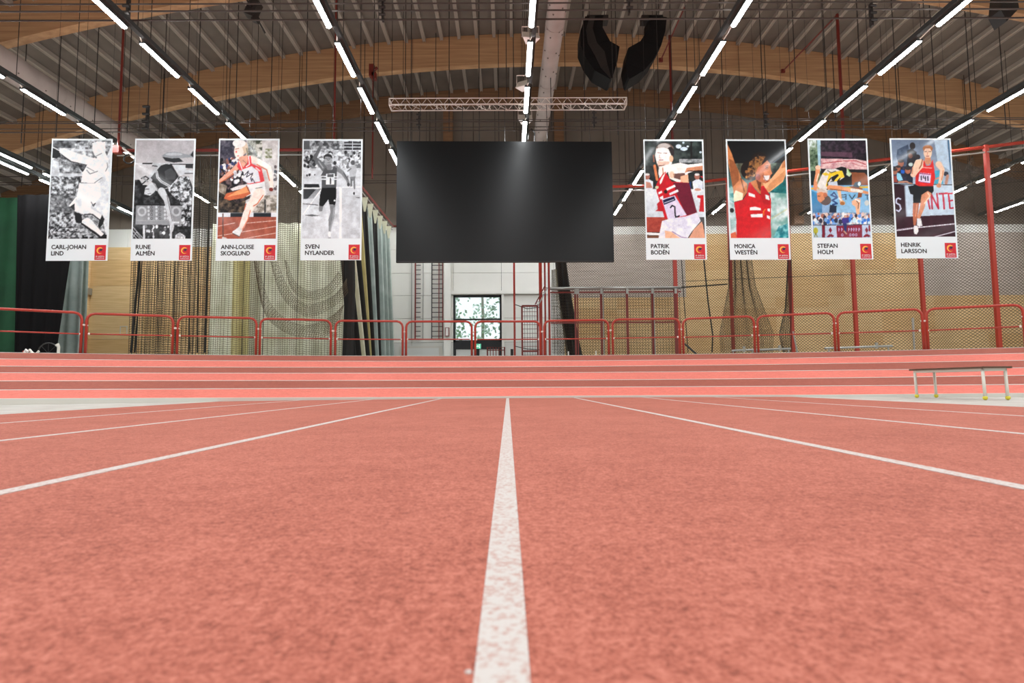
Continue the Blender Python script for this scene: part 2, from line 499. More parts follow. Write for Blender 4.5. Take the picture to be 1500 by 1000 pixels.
# ------------------------------------------------------------ walls
WB = tag(MB().bb(XL, at(664, 500, WALL_Y).x, WALL_Y + .12, WALL_Y + .35, 0, arch_z(0, DECK) + 1)
         .bb(at(735, 500, WALL_Y).x, XR, WALL_Y + .12, WALL_Y + .35, 0, arch_z(0, DECK) + 1)
         .bb(at(664, 500, WALL_Y).x, at(735, 500, WALL_Y).x, WALL_Y + .12, WALL_Y + .35, at(700, 432, WALL_Y).z, arch_z(0, DECK) + 1)
         .build('wall_back', M['seam'], origin=(0, WALL_Y, 0)), kind='structure')
WX0, WX1 = at(664, 500, WALL_Y).x, at(735, 500, WALL_Y).x
WZ0, WZ1 = at(700, 501, WALL_Y).z, at(700, 432, WALL_Y).z
ZW = 7.55                                      # top of the white lower wall
# upper taupe panels, following the arch
x = XL
while x < XR - 0.01:
    x2 = min(x + 1.02, XR)
    g = 0.012
    b = MB().prism([(x + g, WALL_Y, ZW + .01), (x2 - g, WALL_Y, ZW + .01), (x2 - g, WALL_Y, arch_z(x2, DECK) + .15), (x + g, WALL_Y, arch_z(x, DECK) + .15)], (0, .1, 0))
    b.build('wall_panel', M['wall_grey'], WB)
    x = x2
# lower white panels
xs = [XL, -21.0, -17.5, -14.0, -10.5, -7.0, at(603, 450, WALL_Y).x, WX0, WX1, at(812, 450, WALL_Y).x, 6.0, 10, 14, 18, 22, XR]
zs = [0.0, 1.0, WZ0, 3.3, WZ1, 5.4, 6.5, ZW]
for i in range(len(xs) - 1):
    for j in range(len(zs) - 1):
        if xs[i] >= WX0 - .01 and xs[i + 1] <= WX1 + .01 and zs[j + 1] <= WZ1 + .01: continue
        g = 0.008
        rec = 0.0
        MB().bb(xs[i] + g, xs[i + 1] - g, WALL_Y + .005, WALL_Y + .1, zs[j] + g, zs[j + 1] - g).build('white_panel', M['wall_dado'] if zs[j + 1] <= WZ0 + .01 else M['wall_white'], WB)
# raised white frame parts around the window bay
def wbox(name, x0, y0, x1, y1, m, parent, dep=0.05, Y=WALL_Y, base=None):
    a = at(x0, y0, Y); c = at(x1, y1, Y); a2 = at(x0, y1, Y); c2 = at(x1, y0, Y)
    X0, X1 = (a.x + a2.x) / 2, (c.x + c2.x) / 2
    Z1, Z0 = (a.z + c2.z) / 2, (c.z + a2.z) / 2
    if base is not None: Z0 = base
    return MB().bb(X0, X1, Y - dep, Y, Z0, Z1).build(name, m, parent)
wbox('bay_post', 651, 382, 661, 520, M['wall_white'], WB, 0.22, base=0.0)
wbox('bay_ledge', 661, 426, 800, 431, M['wall_white'], WB, 0.14)
wbox('bay_post', 735, 431, 738.5, 520, M['wall_white'], WB, 0.1, base=0.0)
# pine sheets left and right
def sheets(px0, px1, z0, z1, sw, sh, name, mats, dy=0.05):
    a = at(px0, 450, WALL_Y).x if px0 is not None else XL
    c = at(px1, 450, WALL_Y).x if px1 is not None else XR
    x = a; n = 0
    while x < c - 0.01:
        x2 = min(x + sw, c); z = z0; k = 0
        while z < z1 - 0.01:
            z2 = min(z + sh, z1)
            MB().bb(x + .006, x2 - .006, WALL_Y - dy - .03, WALL_Y - .001, z + .005, z2 - .005).build(name, mats[(n + k * 2) % len(mats)], WB)
            z = z2; k += 1
        x = x2; n += 1
sheets(133, 310, 0.0, 6.68, 2.44, 1.22, 'pine_sheet', [M['wood'], M['wood'], M['wood_b']])
gx0, gx1 = 826, 1005
sheets(gx0, None, 0.0, 4.2, 2.44, 1.22, 'pine_sheet', [M['wood'], M['wood_b'], M['wood']])
sheets(gx0, gx1, 4.2, 7.15, 2.44, 1.22, 'grey_sheet', [M['sheet_grey']])
sheets(gx1, 1350, 4.2, 7.15, 2.44, 1.22, 'pine_sheet', [M['wood'], M['wood'], M['wood_b']])
sheets(1350, None, 4.2, 7.15, 2.44, 1.22, 'grey_sheet', [M['sheet_grey']])
# timber posts in the gable
for px in (487, 657, 818, 1160, 1332):
    X = at(px, 190, WALL_Y).x
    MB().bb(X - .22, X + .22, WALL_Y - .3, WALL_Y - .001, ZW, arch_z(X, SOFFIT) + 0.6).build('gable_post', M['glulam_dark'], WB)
wbox('gable_post', 128, 354, 133, 520, M['wood'], WB, 0.3, base=0.0)
for nm, X, s in (('wall_left', XL, -1), ('wall_right', XR, 1)):
    tag(MB().bb(X, X + .3 * s, YB, WALL_Y + .35, 0, arch_z(X, DECK) + 0.4).build(nm, M['wall_grey'], origin=(X, 0, 0)), kind='structure')
bw = MB().bb(XL, XR, YB - .3, YB, 0, DECK + 0.2)
tag(bw.build('wall_front', M['wall_white'], origin=(0, YB, 0)), kind='structure')

# window and door
win = tag(MB().bb(WX0, WX1, WALL_Y + .02, WALL_Y + .1, WZ1 - .10, WZ1).bb(WX0, WX1, WALL_Y + .02, WALL_Y + .1, WZ0, WZ0 + .10)
          .bb(WX0, WX0 + .09, WALL_Y + .02, WALL_Y + .1, WZ0, WZ1).bb(WX1 - .09, WX1, WALL_Y + .02, WALL_Y + .1, WZ0, WZ1)
          .build('window_1', M['door_black'], origin=(WX0, WALL_Y, WZ0)), kind='structure')
zm = at(700, 467.5, WALL_Y).z
MB().bb(WX0 + .09, WX1 - .09, WALL_Y + .02, WALL_Y + .1, zm - .035, zm + .035).build('transom', M['door_black'], win)
MB().bb(WX0 + .09, WX1 - .09, WALL_Y + .055, WALL_Y + .065, zm + .035, WZ1 - .10).build('pane', M['glass'], win)
MB().bb(WX0 + .09, WX1 - .09, WALL_Y + .055, WALL_Y + .065, WZ0 + .10, zm - .035).build('pane', M['glass'], win)
door = tag(MB().bb(WX0, WX1, WALL_Y + .02, WALL_Y + .1, WZ0 - .32, WZ0).bb(WX0, WX0 + .12, WALL_Y + .02, WALL_Y + .1, 0, WZ0 - .3)
           .bb(WX1 - .12, WX1, WALL_Y + .02, WALL_Y + .1, 0, WZ0 - .3).bb((WX0 + WX1) / 2 - .08, (WX0 + WX1) / 2 + .08, WALL_Y + .02, WALL_Y + .1, 0, WZ0 - .3)
           .build('door_1', M['door_black'], origin=(WX0, WALL_Y, 0)), kind='structure')
xm = (WX0 + WX1) / 2
for a, c in ((WX0 + .12, xm - .08), (xm + .08, WX1 - .12)):
    MB().bb(a, c, WALL_Y + .05, WALL_Y + .08, 0, WZ0 - .32).build('door_leaf', M['door_white'], door)
    MB().tube([(c - .08, WALL_Y + .03, 0.95), (c - .08, WALL_Y + .03, 1.15)], .015, 6).build('door_handle', M['galv'], door)
d2 = tag(MB().bb(at(585, 500, WALL_Y).x, at(648, 500, WALL_Y).x, WALL_Y - .03, WALL_Y - .001, 0, at(600, 507, WALL_Y).z).build('door_2', M['kerb']), kind='structure')
MB().bb(at(590, 500, WALL_Y).x, at(643, 500, WALL_Y).x, WALL_Y - .05, WALL_Y - .031, 0.05, at(600, 510, WALL_Y).z).build('door_leaf', M['door_white'], d2)

ex = at(700, 507, WALL_Y - .5)
t = thing('exit_sign', (ex.x, ex.y, ex.z - .13), 'green emergency exit sign hanging before the black window doors', 'sign')
MB().bb(ex.x - .14, ex.x + .14, ex.y - .02, ex.y + .02, ex.z - .11, ex.z + .11).build('sign_face', M['exit'], t)
b = MB().prism([(ex.x - .10, ex.y - .022, ex.z - .012), (ex.x - .02, ex.y - .022, ex.z - .012), (ex.x - .02, ex.y - .022, ex.z - .05), (ex.x + .03, ex.y - .022, ex.z), (ex.x - .02, ex.y - .022, ex.z + .05), (ex.x - .02, ex.y - .022, ex.z + .012), (ex.x - .10, ex.y - .022, ex.z + .012)], (0, -.004, 0))
b.build('arrow', M['exit_white'], t)
MB().tube([(ex.x + .075, ex.y - .024, ex.z - .08), (ex.x + .06, ex.y - .024, ex.z + .02)], .018, 6).sphere((ex.x + .065, ex.y - .024, ex.z + .06), .022, 6, 4).build('running_figure', M['exit_white'], t)
MB().tube([(ex.x, ex.y, ex.z + .1), (ex.x, WALL_Y + .02, ex.z + .12)], .012, 6).build('bracket', M['black_metal'], t)

# trees outside
tag(MB().bb(-30, 30, WALL_Y + .4, 70, -.3, -.05).build('ground', M['grass_out'], origin=(0, 40, -.3)), kind='structure')
def tree(X, Y, h, cr, label):
    t = thing('birch_tree', (X, Y, -.05), label, 'tree', 'trees outside the window')
    MB().tube([(X, Y, -.05), (X + .1, Y, h * .5), (X, Y, h)], [.13, .1, .04], 7).build('trunk', M['bark'], t, smooth=True)
    b = MB()
    for i in range(300):
        a = random.random() * 6.28; r = cr * math.sqrt(random.random()); z = h * (.18 + .82 * random.random())
        c = Vector((X + r * math.cos(a), Y + r * math.sin(a), z)); s = .09 + .08 * random.random()
        u = Vector((random.uniform(-1, 1), random.uniform(-1, 1), random.uniform(-1, 1))).normalized() * s
        v = u.orthogonal().normalized() * s * .7
        b.poly([c - u, c + v, c + u, c - v])
    tag(b.build('foliage', M['leaf'], t), kind='stuff')
tree(-3.2, 34, 8, .8, 'pale trunked leafy tree outside the window at its left side')
tree(-0.4, 33, 9, 1.1, 'green leafy tree filling the right half of the upper window pane')
tree(-1.7, 38, 9, .9, 'thin tree further back between the other two outside the window')

# ------------------------------------------------------------ ceiling
xsr = [XL - .3 + (XR - XL + .6) * i / 60 for i in range(61)]
b = MB()
A = [(x, YB - .3, arch_z(x, DECK)) for x in xsr]; B = [(x, WALL_Y + .4, arch_z(x, DECK)) for x in xsr]
b.strip(A, B); b.strip([(p[0], p[1], p[2] + .25) for p in A], [(p[0], p[1], p[2] + .25) for p in B])
ceil = tag(b.build('ceiling', M['deck'], origin=(0, 0, 0)), kind='structure')
rib = MB()
L2 = (WALL_Y + 2.0)
for side in (0,):
    prof = [(-.075, .03), (-.05, -.14), (.05, -.14), (.075, .03)]
    rib.prism([(p[0], -2.0, p[1]) for p in prof], (0, L2, 0))
    for q in (-.045, .045):
        rib.bb(q - .014, q + .014, -2.0, L2 - 2.0, -.165, -.138)
ribme = bpy.data.meshes.new('deck_rib'); ribme.from_pydata(rib.v, [], rib.f); ribme.materials.append(M['rib'])
ribme2 = ribme
x = XL + .4
while x < XR - .2:
    sl = math.atan(-(x - X0R) / RR)
    shared('deck_rib', ribme, ceil, (x, 0, arch_z(x, DECK)), (0, -sl, 0))
    x += 0.69

# glulam arches
def arch(Y, th, base, depth, m, label, name='arch_beam'):
    xs = [XL + .05 + (XR - XL - .1) * i / 56 for i in range(57)]
    b = MB()
    lo = lambda x: arch_z(x, base); hi = lambda x: arch_z(x, base) + depth
    F0 = [(x, Y, lo(x)) for x in xs]; F1 = [(x, Y, hi(x)) for x in xs]
    G0 = [(x, Y + th, lo(x)) for x in xs]; G1 = [(x, Y + th, hi(x)) for x in xs]
    b.strip(F0, F1); b.strip(G1, G0); b.strip(G0, F0); b.strip(F1, G1)
    o = b.build(name, m, origin=(0, Y, lo(XL)))
    return tag(o, label, 'beam')
arch(16.85, .32, SOFFIT, 1.21, M['glulam'], 'nearest arched timber roof beam, seen only in the two top corners')
arch(22.0, .30, SOFFIT, 1.21, M['glulam'], 'long arched timber roof beam sweeping across the whole ceiling')
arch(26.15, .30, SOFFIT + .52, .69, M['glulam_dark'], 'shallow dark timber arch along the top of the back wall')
# steel ties where the deck rests on the beam
# ------------------------------------------------------------ ventilation ducts
def duct(px, py, zc, r, label):
    X = px
    Z = .255 + zc
    t = thing('ventilation_duct', (X, 5, Z - r), label, 'duct')
    n = 20
    MB().tube([(X, -6 + i * 2.02, Z) for i in range(17)], r, n).build('pipe', M['duct'], t, smooth=True)
    y = 9.0
    while y < 25.8:
        MB().tube([(X, y - .02, Z), (X, y + .02, Z)], r + .012, n).build('seam_ring', M['duct'], t)
        y += 3.0
    b = MB()
    y = 10.0
    while y < 25.5:
        for an in (-55, -25, 25, 55):
            a = math.radians(an); c = Vector((X + math.sin(a) * r, y + (.25 if an in (-25, 55) else 0), Z - math.cos(a) * r)); nn = Vector((math.sin(a), 0, -math.cos(a)))
            b.tube([c - nn * .02, c + nn * .015], .022, 6)
        y += 1.0
    tag(b.build('air_nozzles', M['duct_dot'], t), kind='stuff')
duct(1.35, 0, 9.7, .255, 'round grey air duct with small nozzles running back right of the centre lamps')
duct(-14.4, 0, 9.3, .40, 'round grey air duct running back at the left, below the arched beam')

# ------------------------------------------------------------ lamp rows
K0, KP, KL = 0.0020, 0.0002985, 0.0002085
HZ = 7.6
def make_lamp(loc, ln, wd):
    t = thing('tube_lamp', loc, 'x', 'lamp')
    o1 = MB().bb(loc[0] - wd / 2 - .012, loc[0] + wd / 2 + .012, loc[1] - ln / 2 - .02, loc[1] + ln / 2 + .02, loc[2] + .005, loc[2] + .06).build('housing', M['lamp_body'], t)
    b = MB(); n = 8
    A = []; B = []
    for i in range(n + 1):
        a = math.pi * i / n
        A.append((loc[0] + wd / 2 * math.cos(a), loc[1] - ln / 2, loc[2] + .004 - .035 * math.sin(a)))
        B.append((loc[0] + wd / 2 * math.cos(a), loc[1] + ln / 2, loc[2] + .004 - .035 * math.sin(a)))
    b.strip(A, B); b.poly(A); b.poly(B[::-1])
    b.build('diffuser', M['lamp_glow'], t, smooth=False)
    sg = 1 if loc[0] < 0.2 else -1
    y0 = loc[1] + ln / 2
    MB().tube([(loc[0], y0, loc[2] + .04), (loc[0] + sg * .02, y0 + .12, loc[2] + .10), (loc[0] + sg * .05, y0 + .40, loc[2] + .11), (loc[0], y0 + .56, loc[2] + .04)], .014, 5).build('cable', M['white_metal'], t)
    return t
proto = None
def copy_tree(o):
    c = o.copy(); COL.objects.link(c)
    for ch in list(o.children):
        d = ch.copy(); COL.objects.link(d); d.parent = c
        for g in list(ch.children):
            e = g.copy(); COL.objects.link(e); e.parent = d
    return c
ORD = ['first', 'second', 'third', 'fourth', 'fifth', 'sixth', 'seventh', 'eighth', 'ninth', 'tenth']
RTXT = {'left_outer': 'lower twin row at far left', 'left_far': 'upper twin row at far left',
        'left_third': 'row over the hammer thrower poster', 'left_second': 'row ending at the hurdler poster',
        'left_first': 'row left of the black screen', 'centre': 'centre row', 'right_first': 'row right of the black screen',
        'right_second': 'row between cheering woman and high jumper', 'right_third': 'row over the red runner poster',
        'right_fourth': 'row crossing the red corner post at right', 'right_fifth': 'last row at the right edge'}
def project(P):
    q = RWC @ (Vector(P) - CAM)
    if q.z >= -0.01: return None
    return 750 + F * q.x / -q.z, 500 - F * q.y / -q.z
lens = 1.38
for rn, rx in ROW_X.items():
    # rail above the lamps
    off = 0.09 if rx < 0 else (-0.09 if rx > 1 else 0.07)
    rt = thing('lamp_rail', (rx + off, 18, LAMP_Z + .06), 'dark carrier rail above the lamps in the ' + RTXT[rn], 'rail', 'lamp carrier rails')
    MB().bb(rx + off - .05, rx + off + .05, 9.0, 26.4, LAMP_Z + .065, LAMP_Z + .17).build('rail_profile', M['lamp_body'], rt)
    j = -1; cnt = 0
    for i in range(-1, 7):
        y0 = 12.42 + 1.965 * i + (0 if rn != 'left_outer' else .6); y1 = y0 + lens
        if y1 > 26.0: continue
        c = (rx, (y0 + y1) / 2, LAMP_Z)
        pr = project(c)
        if proto is None:
            t = make_lamp(c, lens, .105); proto = t
        else:
            t = copy_tree(proto); t.location = c
        cnt += 1
        lab = ORD[cnt - 1] + ' tube lamp from the front in the ' + RTXT[rn]
        tag(t, lab, 'lamp', 'white tube lamps under the roof')
        # suspension rod in every gap
        ys = y1 + .28
        if ys < 26.3:
            zt = arch_z(rx + off, DECK) - .02
            MB().tube([(rx + off, ys, LAMP_Z + .15), (rx + off, ys, zt)], .009, 5).build('suspension_rod', M['black_metal'], rt)
# floodlights on the centre row
def flood(px, py, Y, lab, yaw):
    p = at(px, py, Y)
    t = thing('floodlight', (p.x, p.y, p.z - .1), lab, 'floodlight', 'white floodlights in the centre lamp row')
    R = Matrix.Rotation(yaw, 3, 'Z') @ Matrix.Rotation(math.radians(-35), 3, 'X')
    pts = [(-.23, -.05, -.16), (.23, -.05, -.16), (.23, -.05, .16), (-.23, -.05, .16)]
    qs = [(-.11, .16, -.08), (.11, .16, -.08), (.11, .16, .08), (-.11, .16, .08)]
    b = MB(); P = [p + R @ Vector(q) for q in pts]; Q = [p + R @ Vector(q) for q in qs]
    b.poly(P[::-1]); b.poly(Q)
    for i in range(4): b.poly([P[i], P[(i + 1) % 4], Q[(i + 1) % 4], Q[i]])
    b.build('housing', M['flood'], t)
    c = p + R @ Vector((0, -.055, 0))
    MB().box(c, (.42, .008, .28), R).build('lens', M['white_metal'], t)
    MB().tube([p + Vector((-.22, 0, 0)), p + Vector((-.22, 0, .28)), p + Vector((.22, 0, .28)), p + Vector((.22, 0, 0))], .015, 6).build('bracket', M['alu'], t)
flood(777, 54, 14.6, 'white floodlight clamped high on the centre row, nearest the top', .15)
flood(768, 124, 16.4, 'white floodlight between lamps just above the truss', -.5)
flood(769, 174, 18.3, 'white floodlight between the truss and the black screen', .1)

# ------------------------------------------------------------ cable bundles
def bundle(Y, zs, zlab, npull):
    nm = {5: ['lowest', 'second lowest', 'middle', 'second highest', 'highest'], 4: ['lowest', 'second lowest', 'second highest', 'highest'], 3: ['lowest', 'middle', 'highest']}[len(zs)]
    for i, z in enumerate(zs):
        o = MB().tube([(XL + 2.6, Y + (i % 2) * .12, z), (XR - 2.6, Y + (i % 2) * .12, z)], .013 if i % 2 else .017, 5).build('steel_cable', M['cable'])
        tag(o, nm[i] + ' of the ' + zlab, 'cable', zlab)
bundle(12.0, (8.12, 8.21, 8.33, 8.40, 8.49), 'thin cables strung across the very top of the view', 0)
bundle(17.25, (8.01, 8.17, 8.29, 8.40), 'thin cables strung across just above the posters', 0)
bundle(21.75, (7.98, 8.11, 8.30), 'thin cables strung far back, level with the poster heads', 0)
def rods(Y, x0, step, lab, z0=8.0):
    x = x0
    first = None
    while x < 24:
        zt = arch_z(x, DECK) - .05
        if not (-14.6 < x < -14.0):
            zl = z0 - random.choice((0, 0, 0.12, .3)); jx = random.uniform(-.12, .12)
            o = MB().tube([(x + jx, Y, zl), (x + jx, Y, arch_z(x + jx, DECK) - .02)], .0135, 5).build('suspension_rod', M['black_metal'])
            tag(o, lab, 'rod', lab)
        x += step
rods(17.31, -15.9, 1.08, 'thin black rod hanging from the roof deck to the cables above the posters', 8.0)
rods(22.06 - .35, -21.0, 2.6, 'thin black rod hanging from the roof deck in front of the long arched beam', 7.9)
def pulley(px, py, Y, lab, s=1.0, n=3, m='black_metal'):
    p = at(px, py, Y)
    t = thing('pulley_block', (p.x, p.y, p.z - .2 * s), lab, 'pulley', 'pulley blocks on the cables')
    MB().bb(p.x - .02 * s, p.x + .02 * s, p.y - .05, p.y + .05, p.z - .26 * s, p.z + .26 * s).build('plate', M[m], t)
    for i in range(n):
        z = p.z + (i - (n - 1) / 2) * .16 * s
        MB().tube([(p.x - .07 * s, p.y - .08, z), (p.x + .07 * s, p.y - .08, z)], .028 * s, 6).build('clamp', M[m], t)
pulley(561, 14, 12.0, 'black pulley block on the top cables left of the centre lamps')
pulley(614, 177, 17.0, 'small black pulley block on the cables above left part of the screen')
pulley(1276, 22, 12.0, 'black pulley block on the top cables between the two right lamp rows')
pulley(1121, 176, 17.0, 'small black pulley block on the cables above the poster of the cheering woman')
pulley(921, 4, 12.0, 'black pulley block on the top cables above the loudspeakers')
pulley(870, 174, 17.0, 'small black pulley block on the cables above right part of the screen')
pulley(216, 174, 16.8, 'big black cable clamp hanging between the two left lamp rows', 1.4, 4)
p = at(216, 174, 16.8); tag(MB().tube([(p.x, 16.8, p.z + .3), (p.x, 16.8, arch_z(p.x, DECK) - .02)], .012, 5).build('suspension_rod', M['black_metal']), 'thin black rod holding the big clamp between the two left lamp rows', 'rod')
pulley(188, 12, 12.0, 'black pulley block on the top cables beside the top left lamp')
# dark braces at top left and top right
def bar(name, pts, r, m, label, cat, group=None, n=6):
    o = MB().tube(pts, r, n).build(name, m)
    return tag(o, label, cat, group)
def onray(px, py, Y): return at(px, py, Y)
bar('brace_rod', [onray(362, 0, 16.0), onray(388, 48, 17.3)], .03, M['black_metal'], 'short dark slanting rod at the top, left of the row left of the screen', 'rod')
t = thing('motor_box', at(371, 18, 16.4), 'dark motor box on the cables high up at left', 'box')
p = at(371, 14, 16.4); MB().box(p, (.28, .3, .5), Matrix.Rotation(.4, 3, 'Y')).build('case', M['black_metal'], t)
MB().box(p + Vector((.08, 0, -.3)), (.16, .2, .16), Matrix.Rotation(.4, 3, 'Y')).build('gear_head', M['black_metal'], t)

# red hanging rods and braces
def vrod(px, y0, y1, Y, r, lab, m='red_dark'):
    p = at(px, (y0 + y1) / 2, Y); a = at(px, y0, Y); c = at(px, y1, Y)
    zt = min(a.z, arch_z(p.x, DECK) - .02) if y0 > 0 else arch_z(p.x, DECK) - .02
    return bar('hanger_post', [(p.x, Y, c.z), (p.x, Y, zt)], r, M[m], lab, 'post')
vrod(178, 0, 218, 17.5, .035, 'dark red hanger post dropping to the left corner of the net rail')
vrod(491, 0, 215, 17.6, .03, 'dark red hanger post dropping to the top of the waving runner poster')
vrod(546, 118, 262, 20.5, .03, 'dark red hanger post below the red motor, left of the screen')
vrod(983, 52, 208, 20.5, .05, 'dark red hanger post right of the loudspeakers')
vrod(1231, 21, 208, 18.5, .05, 'dark red hanger post between the two right lamp rows, above the high jumper')
bar('brace_rod', [at(968, 88, 20.3), at(1003, 10, 18.8)], .028, M['red_dark'], 'dark red slanting brace right of the loudspeakers', 'rod')
bar('brace_rod', [at(1147, 104, 21.6), at(1226, 22, 19.4)], .028, M['red_dark'], 'dark red slanting brace crossing the right half of the long beam', 'rod')
for px, py, Y, l in ((968, 88, 20.3, 'small dark red foot plate of the brace right of the loudspeakers'), (1147, 104, 21.6, 'small dark red foot plate of the brace on the long arched beam')):
    p = at(px, py, Y); tag(MB().box(p, (.14, .08, .14)).build('anchor_plate', M['red_dark']), l, 'plate')
p = at(546, 105, 20.5)
t = thing('hoist_motor', (p.x, p.y, p.z - .3), 'red hoist motor on top of the hanger post left of the screen', 'motor')
MB().bb(p.x - .12, p.x + .06, p.y - .1, p.y + .1, p.z - .2, p.z + .25).build('body', M['red_dark'], t)
MB().bb(p.x - .02, p.x + .14, p.y - .1, p.y + .1, p.z - .3, p.z - .05).build('gearbox', M['red_dark'], t)
MB().tube([(p.x + .05, p.y, p.z + .05), (p.x + .16, p.y, p.z + .16)], .05, 8).build('drum', M['red_dark'], t)

# ------------------------------------------------------------ loudspeaker arrays
def array_(outline, segs, Y, lab, hang, grille=None):
    """curved hanging column made of wedge cabinets: outline pairs (left px, right px) from top to bottom"""
    base = at(*outline[-1][0], Y)
    t = thing('loudspeaker_array', (base.x, Y, base.z), lab, 'loudspeaker', 'hanging loudspeaker columns')
    for i in range(len(outline) - 1):
        a, c = outline[i]; e, f = outline[i + 1]
        P = [at(*a, Y), at(*c, Y), at(*f, Y), at(*e, Y)]
        cc = sum(P, Vector()) / 4
        P = [cc + (q - cc) * .985 for q in P]
        cab = MB().prism(P, (0, .75, 0)).build('cabinet', M['black'], t)
        if grille is not None:
            g = [P[0].lerp(P[1], grille[0]), P[0].lerp(P[1], grille[1]), P[3].lerp(P[2], grille[1]), P[3].lerp(P[2], grille[0])]
            MB().prism([q + Vector((0, -.001, 0)) for q in g], (0, -.02, 0)).build('side_panel', M['black_metal'], cab)
    q = at(*hang, Y)
    MB().bb(q.x - .35, q.x + .35, Y + .2, Y + .5, q.z - .08, q.z + .12).build('flying_frame', M['black_metal'], t)
    for dx in (-.25, .25):
        MB().tube([(q.x + dx, Y + .35, q.z + .1), (q.x + dx, Y + .35, arch_z(q.x, DECK) - .05)], .012, 5).build('chain', M['black_metal'], t)
    return t
array_([((857, 24), (884, 22)), ((850, 45), (883, 40)), ((850, 66), (894, 60)), ((858, 85), (908, 68)), ((871, 103), (905, 88)), ((894, 116), (897, 114))][0:6], 5, 17.9,
       'left of the two curved black loudspeaker columns under the roof', (877, 21), (.25, .55))
array_([((951, 22), (977, 25)), ((951, 40), (975, 45)), ((938, 60), (969, 66)), ((920, 70), (957, 88)), ((916, 92), (944, 103)), ((920, 113), (922, 116))], 5, 17.9,
       'right of the two curved black loudspeaker columns under the roof', (958, 21))
p = at(1480, 12, 14.5)
t = thing('loudspeaker', (p.x, p.y, p.z - .3), 'dark speaker box hanging at the top right corner', 'loudspeaker')
MB().prism([at(1470, -30, 14.5), at(1486, -30, 14.5), at(1493, 12, 14.5), at(1475, 31, 14.5), at(1466, 14, 14.5)], (0, .4, 0)).build('cabinet', M['black_metal'], t)
MB().tube([at(1478, -28, 14.7), (at(1478, -28, 14.7).x, 14.7, arch_z(15, DECK) - .1)], .02, 6).build('hanger', M['black_metal'], t)

# ------------------------------------------------------------ lighting truss
TY = 16.55
a = at(570, 153, TY); c = at(918, 153, TY)
zt = (a.z + c.z) / 2
t = thing('lighting_truss', ((a.x + c.x) / 2, TY, zt), 'aluminium box truss hanging above the black screen', 'truss')
TH, TD = .20, .36
for dy in (0, TD):
    for dz in (0, TH):
        MB().tube([(a.x, TY + dy, zt + dz), (c.x, TY + dy, zt + dz)], .016, 8).build('chord', M['alu'], t, smooth=True)
n = 22
for k in range(n):
    x0 = a.x + (c.x - a.x) * k / n; x1 = a.x + (c.x - a.x) * (k + 1) / n; xm_ = (x0 + x1) / 2
    for dy in (0, TD):
        MB().tube([(x0, TY + dy, zt), (xm_, TY + dy, zt + TH), (x1, TY + dy, zt)], .009, 5).build('lacing', M['alu'], t)
    if k % 2 == 0:
        MB().tube([(x0, TY, zt), (x1, TY + TD, zt)], .008, 5).build('cross_lacing', M['alu'], t)
for X in (a.x, c.x):
    MB().tube([(X, TY, zt), (X, TY + TD, zt), (X, TY + TD, zt + TH), (X, TY, zt + TH), (X, TY, zt)], .018, 6).build('end_frame', M['alu'], t)
for px in (594, 640, 652, 705, 717, 760, 824, 836, 888):
    X = at(px, 160, TY).x
    MB().tube([(X, TY, zt + .02), (X, TY, zt - .10), (X + .03, TY, zt - .14)], .014, 5).build('hook_clamp', M['white_metal'], t)
for px in (592, 742, 900):
    X = at(px, 150, TY).x
    MB().tube([(X, TY + TD / 2, zt + TH), (X, TY + TD / 2, arch_z(X, DECK) - .05)], .012, 5).build('suspension_rod', M['black_metal'], t)

# ------------------------------------------------------------ black screen
SY = 16.2
def yplane(px, py, Y0, k=.0175):
    p = at(px, py, Y0)
    for _ in range(6): p = at(px, py, Y0 + k * p.x)
    return p
s0 = yplane(582, 207, SY); s1 = yplane(897, 207, SY); s2 = yplane(579.5, 382.3, SY); s3 = yplane(898.5, 382.3, SY)
xa, xb = (s0.x + s2.x) / 2, (s1.x + s3.x) / 2
za, zb = (s2.z + s3.z) / 2, (s0.z + s1.z) / 2
ya, yb = SY + .0175 * xa, SY + .0175 * xb
t = thing('display_screen', ((xa + xb) / 2, (ya + yb) / 2, za), 'big blank black display screen hanging in the middle between the posters', 'screen')
MB().prism([(xa, ya, za), (xb, yb, za), (xb, yb, zb), (xa, ya, zb)], (0, .12, 0)).build('display_face', M['screen'], t)
MB().prism([(xa, ya - .004, za - .025), (xb, yb - .004, za - .025), (xb, yb - .004, za), (xa, ya - .004, za)], (0, .12, 0)).build('bottom_trim', M['screen_frame'], t)
for f in (.1, .3, .5, .7, .9):
    X = xa + (xb - xa) * f
    MB().tube([(X, SY + .06, zb - .02), (X, TY, zt + .01)], .008, 5).build('hanging_cable', M['black_metal'], t)
# ring of cable by the centre row above the screen
p = at(776, 200, 17.2)
bar('cable_loop', [p + Vector((-.05, 0, -.1)), p + Vector((-.03, 0, .15)), p + Vector((.06, 0, .24)), p + Vector((.15, 0, .12)), p + Vector((.15, 0, -.15))], .018, M['black_metal'],
    'black cable loop beside the centre lamps just above the screen', 'cable')
